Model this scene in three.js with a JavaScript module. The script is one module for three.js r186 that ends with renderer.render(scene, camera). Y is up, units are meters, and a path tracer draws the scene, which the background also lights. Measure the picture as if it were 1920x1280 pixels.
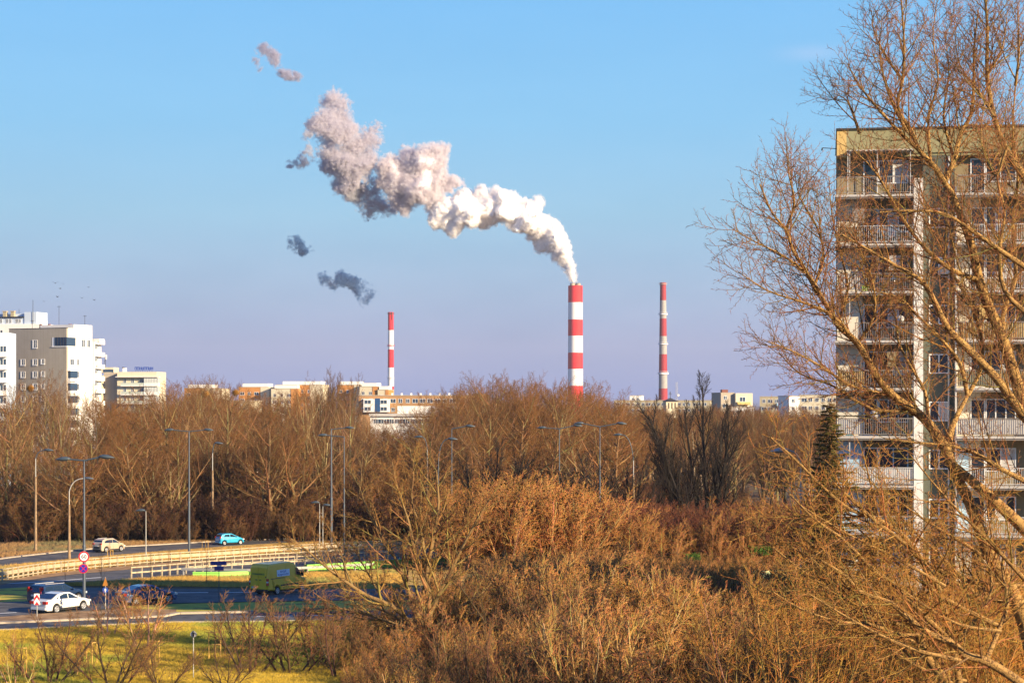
import * as THREE from 'three';
import { mergeGeometries } from 'three/addons/utils/BufferGeometryUtils.js';

// ---------- camera, sky, sun, exposure ----------
const F = 3733, HORIZON = 755, EYE = 15.5;            // focal length and horizon in pixels of the 1920 x 1280 photograph
const scene = new THREE.Scene();
const camera = new THREE.PerspectiveCamera(2 * Math.atan(640 / F) * 180 / Math.PI, 1.5, 0.5, 9000);
camera.position.set(0, EYE, 0);
camera.setViewOffset(1920, 1280, 0, -(HORIZON - 640), 1920, 1280);
camera.updateProjectionMatrix();
const renderer = new THREE.WebGLRenderer({ antialias: true });
renderer.toneMapping = THREE.LinearToneMapping;
const EXPOSURE = 2.1;
renderer.toneMappingExposure = EXPOSURE;
renderer.shadowMap.enabled = true;

const SUN_AZ = 53.5 * Math.PI / 180, SUN_EL = 18.9 * Math.PI / 180;
const sunDir = new THREE.Vector3(Math.sin(SUN_AZ) * Math.cos(SUN_EL), Math.sin(SUN_EL), Math.cos(SUN_AZ) * Math.cos(SUN_EL));
const sun = new THREE.DirectionalLight(new THREE.Color(1, 0.8, 0.52), 5);
sun.name = 'sun';
sun.target.position.set(0, 0, -180);
sun.position.copy(sun.target.position).addScaledVector(sunDir, 900);
sun.castShadow = true;
sun.shadow.mapSize.set(4096, 4096);
Object.assign(sun.shadow.camera, { left: -260, right: 260, top: 200, bottom: -200, near: 10, far: 3000 });
scene.add(sun, sun.target);

const lin = (c) => { const x = c / 255; return x <= 0.04045 ? x / 12.92 : ((x + 0.055) / 1.055) ** 2.4; };
{
  // air: lavender near the horizon, pale blue above, deeper blue overhead; a little paler towards the sun
  const W = 2048, H = 1024, data = new Float32Array(W * H * 4);
  const stops = [[-90, 120, 112, 110], [-2, 150, 156, 196], [0.2, 150, 163, 211], [1.6, 165, 175, 211], [3.1, 168, 191, 221], [5.4, 161, 205, 234], [8, 145, 204, 245], [11.4, 131, 197, 249], [20, 86, 152, 230], [40, 48, 102, 188], [90, 30, 70, 148]];
  const at = (el) => {
    let i = 0; while (i < stops.length - 2 && el > stops[i + 1][0]) i++;
    const a = stops[i], b = stops[i + 1], t = Math.min(1, Math.max(0, (el - a[0]) / (b[0] - a[0])));
    return [1, 2, 3].map((k) => (lin(a[k]) * (1 - t) + lin(b[k]) * t) / EXPOSURE);
  };
  const hr = (x, y) => { let k = Math.imul(x, 374761393) ^ Math.imul(y, 668265263); k = Math.imul(k ^ (k >>> 13), 1274126177); return ((k ^ (k >>> 16)) >>> 0) / 4294967296; }, sm = (t) => t * t * (3 - 2 * t);
  const hn = (x, y) => { const a = Math.floor(x), b = Math.floor(y), u = sm(x - a), v = sm(y - b); return (hr(a, b) * (1 - u) + hr(a + 1, b) * u) * (1 - v) + (hr(a, b + 1) * (1 - u) + hr(a + 1, b + 1) * u) * v; };
  const hazeAt = (x, y) => 0.5 * hn(x, y) + 0.3 * hn(x * 2.3 + 9, y * 2.1) + 0.2 * hn(x * 5.1, y * 4.7 + 3);
  const cloudAz = 8.6, cloudEl = 9.85;
  for (let y = 0; y < H; y++) {
    const el = ((y + 0.5) / H - 0.5) * 180, base = at(el);
    for (let x = 0; x < W; x++) {
      const a = ((x + 0.5) / W - 0.5) * 2 * Math.PI, ce = Math.cos(el * Math.PI / 180);
      const dx = Math.cos(a) * ce, dy = Math.sin(el * Math.PI / 180), dz = Math.sin(a) * ce;
      const cs = Math.max(0, dx * sunDir.x + dy * sunDir.y + dz * sunDir.z), glow = 0.3 * cs ** 6;
      const az = Math.atan2(dx, -dz) * 180 / Math.PI;
      // one faint streak of cloud
      const hz = hazeAt(az * 0.22 + 40, el * 0.9 + 40) - 0.5, band = Math.exp(-(((el - 2.6) / 2.6) ** 2));
      const e1 = Math.exp(-(((az - cloudAz) / 0.85) ** 2)) * Math.exp(-(((el - cloudEl) / 0.14) ** 2));
      for (let c = 0; c < 3; c++) data[(y * W + x) * 4 + c] = base[c] * (1 + glow * [1.25, 1, 0.75][c]) * (1 + hz * (0.05 + 0.1 * band) * [1.3, 0.9, 0.7][c]) + e1 * [0.15, 0.06, 0.025][c] / EXPOSURE;
      data[(y * W + x) * 4 + 3] = 1;
    }
  }
  const sky = new THREE.DataTexture(data, W, H, THREE.RGBAFormat, THREE.FloatType);
  sky.mapping = THREE.EquirectangularReflectionMapping;
  sky.magFilter = sky.minFilter = THREE.LinearFilter;
  sky.needsUpdate = true;
  scene.background = sky;
  scene.environment = sky;
}

// ---------- helpers ----------
const V = (x, y, z) => new THREE.Vector3(x, y, z);
const UP = V(0, 1, 0);
function rng(seed) { let s = seed | 0; return () => { s = (s + 0x6d2b79f5) | 0; let t = Math.imul(s ^ (s >>> 15), 1 | s); t = (t + Math.imul(t ^ (t >>> 7), 61 | t)) ^ t; return ((t ^ (t >>> 14)) >>> 0) / 4294967296; }; }
const lerp = (a, b, t) => a + (b - a) * t;
const smooth = (a, b, x) => { const t = Math.min(1, Math.max(0, (x - a) / (b - a))); return t * t * (3 - 2 * t); };
function interp(table, x) { let i = 0; while (i < table.length - 2 && x > table[i + 1][0]) i++; const a = table[i], b = table[i + 1]; return lerp(a[1], b[1], Math.min(1, Math.max(0, (x - a[0]) / (b[0] - a[0])))); }
// the ground falls 3 m from the near road to the far road
const groundY = (d) => -3 * smooth(140, 258, d);
const at = (px, py, d) => V((px - 960) / F * d, EYE - (py - HORIZON) / F * d, -d);
function groundDepth(py) { let a = 20, b = 3000; for (let i = 0; i < 60; i++) { const m = (a + b) / 2; if (EYE - groundY(m) - (py - HORIZON) / F * m > 0) a = m; else b = m; } return (a + b) / 2; }
function onGround(px, py, lift = 0) { const d = groundDepth(py); return V((px - 960) / F * d, groundY(d) + lift, -d); }
const foot = (px, d) => V((px - 960) / F * d, groundY(d), -d);

const names = new Map();
function numbered(name) { const n = names.get(name) ?? 0; names.set(name, n + 1); return n ? name + '_' + String(n).padStart(3, '0') : name; }
function shadows(o) { o.traverse((m) => { if (m.isMesh) m.castShadow = m.receiveShadow = true; }); return o; }
function tag(o, label, category, group, kind) {
  if (label) o.userData.label = label;
  if (category) o.userData.category = category;
  if (group) o.userData.group = group;
  if (kind) o.userData.kind = kind;
  return o;
}
function thing(name, label, category, pos = V(0, 0, 0), turn = 0, group) {
  const o = new THREE.Group(); o.name = numbered(name); o.position.copy(pos); o.rotation.y = turn; scene.add(o);
  return tag(o, label, category, group);
}
function part(name, geometry, material, parent, label) {
  const m = new THREE.Mesh(geometry, material); m.name = name; parent.add(m); m.castShadow = m.receiveShadow = true;
  if (label) m.userData.label = label;
  return m;
}
function single(name, geometry, material, label, category, group, kind) {
  const m = new THREE.Mesh(geometry, material); m.name = numbered(name); scene.add(m); m.castShadow = m.receiveShadow = true;
  return tag(m, label, category, group, kind);
}
function copyOf(o, pos, turn, scale, label, group) {
  const c = o.clone(); c.name = numbered(o.name.replace(/_\d{3}$/, '')); c.userData = { ...o.userData }; scene.add(c);
  c.position.copy(pos); c.rotation.set(0, turn, 0); if (scale) c.scale.set(...(Array.isArray(scale) ? scale : [scale, scale, scale]));
  if (label) c.userData.label = label; if (group) c.userData.group = group;
  return c;
}

// GB collects triangles: boxes, tubes, sheets; build() gives one BufferGeometry
class GB {
  constructor() { this.p = []; this.n = []; this.u = []; this.c = []; this.i = []; this.color = null; this.m = null; }
  get count() { return this.p.length / 3; }
  v(x, y, z, nx, ny, nz, u = 0, w = 0) {
    if (this.m) { const a = V(x, y, z).applyMatrix4(this.m), b = V(nx, ny, nz).transformDirection(this.m); x = a.x; y = a.y; z = a.z; nx = b.x; ny = b.y; nz = b.z; }
    this.p.push(x, y, z); this.n.push(nx, ny, nz); this.u.push(u, w);
    const c = this.color; if (c) this.c.push(c[0], c[1], c[2]);
    return this.p.length / 3 - 1;
  }
  quad(a, b, c, d) { // points counter-clockwise seen from outside
    const n = b.clone().sub(a).cross(d.clone().sub(a)).normalize(), lu = a.distanceTo(b), lw = a.distanceTo(d);
    const k = this.v(a.x, a.y, a.z, n.x, n.y, n.z, 0, 0); this.v(b.x, b.y, b.z, n.x, n.y, n.z, lu, 0); this.v(c.x, c.y, c.z, n.x, n.y, n.z, lu, lw); this.v(d.x, d.y, d.z, n.x, n.y, n.z, 0, lw);
    this.i.push(k, k + 1, k + 2, k, k + 2, k + 3); return this;
  }
  box(x0, x1, y0, y1, z0, z1) {
    const A = (x, y, z) => V(x, y, z);
    this.quad(A(x0, y0, z1), A(x1, y0, z1), A(x1, y1, z1), A(x0, y1, z1)); this.quad(A(x1, y0, z0), A(x0, y0, z0), A(x0, y1, z0), A(x1, y1, z0));
    this.quad(A(x1, y0, z1), A(x1, y0, z0), A(x1, y1, z0), A(x1, y1, z1)); this.quad(A(x0, y0, z0), A(x0, y0, z1), A(x0, y1, z1), A(x0, y1, z0));
    this.quad(A(x0, y1, z1), A(x1, y1, z1), A(x1, y1, z0), A(x0, y1, z0)); this.quad(A(x0, y0, z0), A(x1, y0, z0), A(x1, y0, z1), A(x0, y0, z1));
    return this;
  }
  tube(pts, rad, sides, cap = false) {
    const n = pts.length, base = this.count; let side = null, t = V(0, 0, 0), b = V(0, 0, 0), len = 0;
    for (let k = 0; k < n; k++) {
      const a = pts[Math.max(0, k - 1)], c = pts[Math.min(n - 1, k + 1)];
      t.copy(c).sub(a).normalize();
      if (!side) side = (Math.abs(t.y) < 0.9 ? V(0, 1, 0) : V(1, 0, 0)).cross(t).normalize(); else side.addScaledVector(t, -side.dot(t)).normalize();
      b.crossVectors(t, side);
      if (k) len += pts[k].distanceTo(pts[k - 1]);
      const r = Array.isArray(rad) ? rad[k] : rad;
      for (let s = 0; s < sides; s++) {
        const an = s / sides * Math.PI * 2, cx = Math.cos(an), sx = Math.sin(an), nx = side.x * cx + b.x * sx, ny = side.y * cx + b.y * sx, nz = side.z * cx + b.z * sx;
        this.v(pts[k].x + nx * r, pts[k].y + ny * r, pts[k].z + nz * r, nx, ny, nz, s / sides, len);
      }
    }
    for (let k = 0; k < n - 1; k++) for (let s = 0; s < sides; s++) {
      const a = base + k * sides + s, c = base + k * sides + (s + 1) % sides, d = a + sides, e = c + sides;
      this.i.push(a, c, e, a, e, d);
    }
    if (cap) for (const k of [0, n - 1]) {
      const q = pts[k], dir = k ? pts[k].clone().sub(pts[k - 1]).normalize() : pts[0].clone().sub(pts[1]).normalize(), m = this.v(q.x, q.y, q.z, dir.x, dir.y, dir.z), first = this.count;
      for (let s = 0; s < sides; s++) { const o = (base + k * sides + s) * 3; const mm = this.m; this.m = null; const cc = this.color; this.v(this.p[o], this.p[o + 1], this.p[o + 2], this.n[m * 3], this.n[m * 3 + 1], this.n[m * 3 + 2]); this.m = mm; this.color = cc; }
      for (let s = 0; s < sides; s++) k ? this.i.push(m, first + s, first + (s + 1) % sides) : this.i.push(m, first + (s + 1) % sides, first + s);
    }
    return this;
  }
  spike(p, q, r) { // three-sided twig that ends in a point
    let tx = q.x - p.x, ty = q.y - p.y, tz = q.z - p.z; const l = Math.hypot(tx, ty, tz) || 1; tx /= l; ty /= l; tz /= l;
    let ax, ay, az; if (Math.abs(ty) < 0.9) { ax = tz; ay = 0; az = -tx; } else { ax = 0; ay = -tz; az = ty; }
    const al = Math.hypot(ax, ay, az); ax /= al; ay /= al; az /= al;
    const bx = ty * az - tz * ay, by = tz * ax - tx * az, bz = tx * ay - ty * ax, k = this.count;
    for (let s = 0; s < 3; s++) {
      const c = [1, -0.5, -0.5][s], w = [0, 0.866, -0.866][s], nx = ax * c + bx * w, ny = ay * c + by * w, nz = az * c + bz * w;
      this.v(p.x + nx * r, p.y + ny * r, p.z + nz * r, nx, ny, nz);
    }
    this.v(q.x, q.y, q.z, tx, ty, tz);
    this.i.push(k, k + 1, k + 3, k + 1, k + 2, k + 3, k + 2, k, k + 3);
    return this;
  }
  build() {
    const g = new THREE.BufferGeometry();
    g.setAttribute('position', new THREE.Float32BufferAttribute(this.p, 3)); g.setAttribute('normal', new THREE.Float32BufferAttribute(this.n, 3)); g.setAttribute('uv', new THREE.Float32BufferAttribute(this.u, 2));
    if (this.c.length === this.p.length) g.setAttribute('color', new THREE.Float32BufferAttribute(this.c, 3));
    g.setIndex(this.i); return g;
  }
}
const boxGeo = (x0, x1, y0, y1, z0, z1) => new GB().box(x0, x1, y0, y1, z0, z1).build();
const tubeGeo = (pts, r, sides = 8) => new GB().tube(pts, r, sides, true).build();

// ---------- noise and materials ----------
function hash2(x, y, s) { let h = Math.imul(x, 374761393) ^ Math.imul(y, 668265263) ^ Math.imul(s, 2147483647 ^ 0x5bd1e995); h = Math.imul(h ^ (h >>> 13), 1274126177); return ((h ^ (h >>> 16)) >>> 0) / 4294967296; }
function vnoise(x, y, period, s) {
  const xi = Math.floor(x), yi = Math.floor(y), fx = x - xi, fy = y - yi, w = (k) => ((k % period) + period) % period, u = fx * fx * (3 - 2 * fx), v = fy * fy * (3 - 2 * fy);
  return lerp(lerp(hash2(w(xi), w(yi), s), hash2(w(xi + 1), w(yi), s), u), lerp(hash2(w(xi), w(yi + 1), s), hash2(w(xi + 1), w(yi + 1), s), u), v);
}
const fbm2 = (u, v, f, oct, s) => { let a = 0, w = 0.5, t = 0; for (let k = 0; k < oct; k++) { a += w * vnoise(u * f, v * f, f, s + k); t += w; f *= 2; w *= 0.55; } return a / t; };
function texture(size, metres, fn, srgb = true) {
  const d = new Uint8Array(size * size * 4);
  for (let y = 0; y < size; y++) for (let x = 0; x < size; x++) { const c = fn(x / size, y / size), o = (y * size + x) * 4; for (let k = 0; k < 3; k++) d[o + k] = Math.max(0, Math.min(255, c[k])); d[o + 3] = 255; }
  const t = new THREE.DataTexture(d, size, size); t.wrapS = t.wrapT = THREE.RepeatWrapping; t.magFilter = t.minFilter = THREE.LinearFilter; t.repeat.set(1 / metres, 1 / metres);
  if (srgb) t.colorSpace = THREE.SRGBColorSpace; t.needsUpdate = true; return t;
}
const mix3 = (a, b, t) => [0, 1, 2].map((k) => lerp(a[k], b[k], t));
const std = (color, roughness = 0.85, more = {}) => new THREE.MeshStandardMaterial({ color, roughness, ...more });
const rgb = (r, g, b) => new THREE.Color().setRGB(r, g, b);
const speckled = (a, b, metres, f, s, rough = 0.9, bump = 0) => {
  const map = texture(256, metres, (u, v) => mix3(a, b, Math.min(1, Math.max(0, (fbm2(u, v, f, 5, s) - 0.25) * 2))));
  const m = new THREE.MeshStandardMaterial({ map, roughness: rough });
  if (bump) { m.bumpMap = map; m.bumpScale = bump; }
  return m;
};
const M = {
  asphalt: new THREE.MeshStandardMaterial({ roughness: 0.85, map: texture(512, 22, (u, v) => { const n = fbm2(u, v, 60, 3, 3), p = fbm2(u, v, 7, 4, 5), q = vnoise(u * 9, v * 13, 9 * 13, 8) > 0.78 ? -24 : 0, k = Math.abs(fbm2(u, v, 8, 4, 15) - 0.5) < 0.006 ? -34 : 0; const g = 92 + 40 * n + 46 * (p - 0.5) + q + k; return [g * 1.01, g * 0.98, g * 0.98]; }) }),
  kerb: speckled([176, 160, 140], [214, 196, 172], 3, 8, 9),
  sand: speckled([150, 112, 70], [206, 164, 112], 6, 10, 12),
  litter: speckled([52, 36, 24], [104, 72, 44], 14, 10, 20),
  paint: std(0xd8d8d4, 0.7),
  pavement: speckled([128, 112, 110], [166, 148, 142], 4, 10, 22),
  galvan: std(rgb(0.45, 0.44, 0.41), 0.5, { metalness: 0.25 }),
  rail: speckled([188, 170, 140], [226, 206, 170], 4, 8, 33, 0.55),
  railDark: std(rgb(0.09, 0.07, 0.05), 0.7),
  pole: std(rgb(0.1, 0.12, 0.15), 0.45, { metalness: 0.4 }),
  lampHead: std(rgb(0.05, 0.07, 0.09), 0.4),
  concretePole: speckled([150, 122, 92], [196, 164, 128], 2, 8, 41),
  greenPaint: std(rgb(0.3, 0.72, 0.12), 0.6),
  palePaint: std(rgb(0.66, 0.8, 0.5), 0.6),
  timber: speckled([196, 150, 70], [226, 186, 104], 1, 8, 44),
  glassDark: new THREE.MeshPhysicalMaterial({ color: rgb(0.02, 0.025, 0.035), roughness: 0.06, specularIntensity: 1 }),
  white: speckled([214, 208, 200], [236, 232, 226], 5, 6, 51, 0.8),
  black: std(rgb(0.015, 0.015, 0.017), 0.6),
  darkMetal: std(rgb(0.05, 0.05, 0.055), 0.5, { metalness: 0.4 }),
};
// ---------- ground and roads ----------
{
  const map = texture(1024, 90, (u, v) => {
    const a = fbm2(u, v, 8, 6, 61), b = fbm2(u, v, 40, 4, 67), c = fbm2(u, v, 5, 3, 71);
    return mix3(mix3([58, 42, 28], [112, 80, 48], b), [96, 88, 40], smooth(0.5, 0.68, a) * 0.6 + 0.2 * c);
  });
  const g = new GB(), nx = 40, zs = [80, 0, -60, -100, -120]; for (let z = 140; z <= 262; z += 4) zs.push(-z); zs.push(-300, -400, -700, -1200, -2200, -4500);
  for (let j = 0; j < zs.length; j++) for (let k = 0; k <= nx; k++) { const w = 120 - zs[j] * 1.1, x = (k / nx * 2 - 1) * w; g.v(x, groundY(-zs[j]) - 0.02, zs[j], 0, 1, 0, x, zs[j]); }
  for (let j = 0; j < zs.length - 1; j++) for (let k = 0; k < nx; k++) { const a = j * (nx + 1) + k; g.i.push(a, a + 1, a + nx + 2, a, a + nx + 2, a + nx + 1); }
  single('ground', g.build(), new THREE.MeshStandardMaterial({ map, roughness: 1 }), 'brown winter soil and leaf litter under the trees and shrubs', null, null, 'structure');
}
const resample = (line, n) => { const x0 = line[0][0], x1 = line[line.length - 1][0]; return Array.from({ length: n + 1 }, (_, k) => { const x = lerp(x0, x1, k / n); return [x, interp(line, x)]; }); };
// a sheet of ground between two lines given where they stand in the view; both run from left to right
function sheet(far, near, lift, rows = 8, cols = 60) {
  const a = resample(far, cols), b = resample(near, cols), g = new GB();
  for (let j = 0; j <= rows; j++) for (let k = 0; k <= cols; k++) {
    const A = onGround(a[k][0], a[k][1]), B = onGround(b[k][0], b[k][1]), q = A.clone().lerp(B, j / rows); q.y = groundY(-q.z) + lift;
    g.v(q.x, q.y, q.z, 0, 1, 0, q.x, q.z);
  }
  for (let j = 0; j < rows; j++) for (let k = 0; k < cols; k++) { const c = j * (cols + 1) + k, e = c + cols + 1; g.i.push(c, e, e + 1, c, e + 1, c + 1); }
  return g.build();
}
// a raised strip such as a kerb: follows a line, w metres wide towards the viewer, h high
function strip(line, w, h, base, n = 80) {
  const pts = resample(line, n).map(([x, y]) => onGround(x, y)), g = new GB();
  for (let k = 0; k < pts.length - 1; k++) {
    const d0 = pts[Math.min(k + 1, n)].clone().sub(pts[Math.max(k - 1, 0)]).normalize(), d1 = pts[Math.min(k + 2, n)].clone().sub(pts[k]).normalize();
    const o0 = V(-d0.z, 0, d0.x).multiplyScalar(w), o1 = V(-d1.z, 0, d1.x).multiplyScalar(w), a = pts[k], b = pts[k + 1], Y = (q, y) => V(q.x, q.y + y, q.z);
    const c = a.clone().add(o0), e = b.clone().add(o1); c.y = groundY(-c.z); e.y = groundY(-e.z);
    g.quad(Y(c, base + h), Y(e, base + h), Y(b, base + h), Y(a, base + h)); g.quad(Y(c, base - 0.05), Y(e, base - 0.05), Y(e, base + h), Y(c, base + h)); g.quad(Y(b, base - 0.05), Y(a, base - 0.05), Y(a, base + h), Y(b, base + h));
  }
  return g.build();
}
const L = {
  farTop: [[-120, 1068], [0, 1048], [60, 1041], [100, 1037], [145, 1032], [200, 1027], [260, 1024], [330, 1020], [400, 1016], [480, 1013], [600, 1009], [760, 1005], [1000, 1002], [1600, 1000]],
  farBottom: [[-120, 1085], [0, 1061], [60, 1054], [130, 1048], [190, 1042], [240, 1038], [300, 1033], [380, 1027], [480, 1020], [600, 1014], [760, 1010], [1000, 1007], [1600, 1005]],
  rail1: [[-120, 1116], [0, 1090], [85, 1076], [160, 1068], [300, 1056], [400, 1050], [480, 1044], [600, 1036], [700, 1031], [900, 1024], [1100, 1020]],
  midNear: [[-120, 1120], [0, 1103], [120, 1097], [210, 1088], [300, 1083], [400, 1074], [480, 1069], [600, 1062], [700, 1056], [900, 1048], [1600, 1042]],
  grassNear: [[120, 1098], [225, 1099], [300, 1099], [465, 1101], [600, 1104], [760, 1108], [1000, 1112]],
  roadFar: [[-120, 1100], [60, 1101], [225, 1103], [465, 1105], [600, 1105], [740, 1104], [1000, 1102], [1700, 1096]],
  roadNear: [[-120, 1158], [0, 1157], [60, 1152], [160, 1147], [230, 1136], [330, 1131], [465, 1128], [600, 1126], [760, 1124], [1000, 1121], [1700, 1115]],
  ownFar: [[-120, 1172], [0, 1170], [160, 1163], [300, 1158], [330, 1152], [480, 1149], [600, 1147], [740, 1144], [1000, 1138], [1700, 1126]],
  ownNear: [[-120, 1184], [0, 1181], [160, 1173], [330, 1166], [480, 1165], [600, 1163], [740, 1160], [1000, 1154], [1700, 1142]],
};
const down = (line, dy) => line.map(([x, y]) => [x, y + dy]);
single('far_road', sheet(L.farTop, L.farBottom, 0.02), M.asphalt, 'far carriageway below the wood with a beige and a blue car', null, null, 'structure');
single('middle_road', sheet(L.rail1, L.midNear, 0.02), M.asphalt, 'slip road between the two pale guardrails', null, null, 'structure');
single('near_road', sheet(L.roadFar, L.roadNear, 0.02), M.asphalt, 'near carriageway lying in the shade of the tower block', null, null, 'structure');
single('service_road', sheet(L.ownFar, L.ownNear, 0.02), M.asphalt, 'narrow road along the edge of the lawn', null, null, 'structure');
single('far_kerb', strip(down(L.farTop, -0.5), 0.5, 0.12, 0.02), M.kerb, 'pale kerb on the wood side of the far carriageway', null, null, 'structure');
single('shoulder', sheet(L.rail1, down(L.rail1, 7), 0.045), M.sand, 'sandy shoulder at the foot of the far guardrail', null, null, 'structure');
single('median_island', sheet([[-120, 1160], [0, 1159], [60, 1154], [160, 1148], [230, 1144], [330, 1145]], down(L.ownFar.filter(([x]) => x <= 330), -1.5), 0.11), M.sand, 'sandy traffic island between the white car and the service road', null, null, 'structure');
single('median_kerb', strip(down(L.ownFar.filter(([x]) => x <= 480), -1.6), 0.45, 0.13, 0.01), M.kerb, 'pale kerb of the sandy traffic island', null, null, 'structure');
single('lawn_kerb', strip(L.ownNear, 0.3, 0.06, 0.02), M.kerb, 'thin kerb between the service road and the lawn', null, null, 'structure');
// painted lane lines
{
  const lines = [[[-60, 1097], [0, 1094.5], [110, 1088.5], [190, 1082]], [[-40, 1152], [30, 1148]], [[330, 1111], [390, 1110.5]], [[420, 1110.5], [470, 1110]], [[480, 1155.5], [640, 1153]]];
  for (const l of lines) single('lane_line', sheet(l, down(l, 0.9), 0.026, 1, 20), M.paint, 'white lane line painted on the asphalt', null, null, 'structure');
}
const grassTex = (a, b, c, s, metres) => texture(512, metres, (u, v) => { const p = fbm2(u, v, 10, 5, s), q = fbm2(u, v, 60, 3, s + 9), r = fbm2(u, v, 6, 3, s + 20); return mix3(mix3(mix3(a, b, q), c, smooth(0.4, 0.66, p) * (0.4 + 0.6 * r)), [112, 84, 46], 0.75 * smooth(0.56, 0.66, fbm2(u, v, 14, 4, s + 40))); });
M.lawn = new THREE.MeshStandardMaterial({ roughness: 1, map: grassTex([190, 160, 46], [234, 208, 84], [150, 156, 50], 81, 24) });
M.dryGrass = new THREE.MeshStandardMaterial({ roughness: 1, map: grassTex([196, 146, 64], [240, 196, 104], [190, 160, 66], 91, 20) });
single('lawn', sheet(down(L.ownNear.filter(([x]) => x <= 1000), 1.2), [[-120, 1420], [1000, 1420]], 0.01, 30), M.lawn, 'sunlit yellow green lawn in front of the service road', null, null, 'structure');
single('verge', sheet(L.farBottom.filter(([x]) => x <= 1000), down(L.rail1, -0.6).filter(([x]) => x <= 1100).map(([x, y]) => [Math.min(x, 1000), y]), 0.012), M.dryGrass, 'strip of dry golden grass behind the far guardrail', null, null, 'structure');
single('grass_triangle', sheet([[120, 1097.6], [210, 1088.5], [300, 1083.5], [400, 1079], [480, 1077], [600, 1072], [760, 1066], [1000, 1062]], L.grassNear, 0.013), M.dryGrass, 'golden grass patch between slip road and near carriageway', null, null, 'structure');
single('shaded_grass', sheet([[-120, 1119], [0, 1104], [60, 1100.5], [120, 1098]], [[-120, 1131], [0, 1129], [60, 1127], [120, 1110]], 0.027), M.lawn, 'grass corner in the shade beside the dark blue estate car', null, null, 'structure');
single('median_grass', sheet([[225, 1137], [330, 1132], [465, 1129], [600, 1127], [760, 1125], [1000, 1122]], [[225, 1144], [330, 1151], [480, 1148.5], [600, 1146.5], [740, 1143.5], [1000, 1137.5]], 0.014), M.lawn, 'shaded grass median between near carriageway and service road', null, null, 'structure');
single('wood_floor', sheet([[-200, 1010], [1600, 960]], down(L.farTop, -1.2).map(([x, y]) => [x === -120 ? -200 : x, y]), 0.011), M.litter, 'brown leaf litter on the floor of the wood', null, null, 'structure');
single('footpath', sheet([[180, 1262], [320, 1251], [480, 1246], [640, 1240], [760, 1232]], [[180, 1292], [320, 1272], [480, 1276], [640, 1262], [760, 1250]], 0.03), M.pavement, 'paved footpath crossing the lawn at its near edge', null, null, 'structure');
// grass blades: nobody could count them
function bladeTuft(n, h, w, seed) {
  const R = rng(seed), g = new GB();
  for (let k = 0; k < n; k++) { const a = R() * 7, r = R() * 0.16, x = Math.cos(a) * r, z = Math.sin(a) * r, p = V(x, 0, z), q = V(x + (R() - 0.5) * h, h * (0.5 + R()), z + (R() - 0.5) * h); g.spike(p, q, w); }
  return g.build();
}
function scatterGrass(label, color, count, far, near, seed, h) {
  const mat = new THREE.MeshStandardMaterial({ color, roughness: 1 }), inst = new THREE.InstancedMesh(bladeTuft(9, h, 0.012, seed), mat, count), R = rng(seed), m = new THREE.Matrix4(), q = new THREE.Quaternion(), c = new THREE.Color();
  const x0 = far[0][0], x1 = far[far.length - 1][0];
  for (let k = 0; k < count; k++) {
    const x = lerp(x0, x1, R()), y = lerp(interp(far, x), interp(near, x), R()), p = onGround(x, y, 0.01), s = 0.6 + R() * 0.8;
    m.compose(p, q.setFromAxisAngle(UP, R() * 7), V(s, s, s)); inst.setMatrixAt(k, m); const t = 0.7 + R() * 0.5, w = smooth(0.42, 0.62, fbm2(p.x / 40 + 9, p.z / 40 + 9, 6, 4, 77)); c.setRGB(t * lerp(1.1, 0.62, w), t * lerp(0.95, 0.8, w), t * 0.9); inst.setColorAt(k, c);
  }
  inst.name = 'grass'; scene.add(inst); inst.castShadow = inst.receiveShadow = true; tag(inst, label, 'grass', null, 'stuff'); inst.name = numbered('grass');
}
scatterGrass('short yellow green grass of the sunlit lawn', rgb(0.6, 0.47, 0.05), 42000, down(L.ownNear.filter(([x]) => x <= 740), 2), [[-40, 1330], [740, 1330]], 5, 0.13);
scatterGrass('dry golden grass on the verge and the triangle by the guardrails', rgb(0.6, 0.4, 0.11), 12000, [[-20, 1064], [300, 1036], [600, 1017], [1000, 1010]], [[-20, 1088], [300, 1053], [600, 1033], [1000, 1020]], 6, 0.2);
scatterGrass('dry brown grass on the verge between the far kerb and the wood', rgb(0.4, 0.26, 0.1), 9000, [[-40, 1022], [200, 1012], [600, 1002], [900, 998]], [[-40, 1050], [60, 1040], [145, 1031], [260, 1023], [480, 1012], [900, 1003]], 8, 0.25);
scatterGrass('golden tufts on the grass patch beside the street name sign', rgb(0.6, 0.41, 0.09), 9000, [[120, 1098], [300, 1084], [480, 1078], [760, 1068]], [[120, 1098], [300, 1099], [480, 1101], [760, 1106]], 7, 0.2);
// ---------- the tower block on the right ----------
const wallTex = (a, b, metres, s, streak = 0.3) => texture(256, metres, (u, v) => { const n = fbm2(u, v, 6, 5, s), k = fbm2(u, 0.5, 40, 2, s + 3); return mix3(a, b, Math.min(1, Math.max(0, n * (1 - streak) + k * streak))); });
M.green = new THREE.MeshStandardMaterial({ roughness: 0.95, map: wallTex([132, 128, 94], [160, 154, 118], 7, 101) });
M.cream = new THREE.MeshStandardMaterial({ roughness: 0.95, map: wallTex([142, 126, 96], [170, 152, 118], 6, 103) });
M.yellow = new THREE.MeshStandardMaterial({ roughness: 0.95, map: wallTex([222, 184, 112], [236, 204, 140], 6, 105) });
M.shadeGreyWall = new THREE.MeshStandardMaterial({ roughness: 0.95, map: wallTex([92, 98, 88], [118, 122, 110], 8, 107) });  // staircase wall: its shade is put into a darker grey green
M.slab = new THREE.MeshStandardMaterial({ roughness: 0.9, map: wallTex([196, 190, 184], [232, 228, 224], 5, 109) });
M.frameWhite = std(rgb(0.72, 0.72, 0.72), 0.5);
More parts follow.
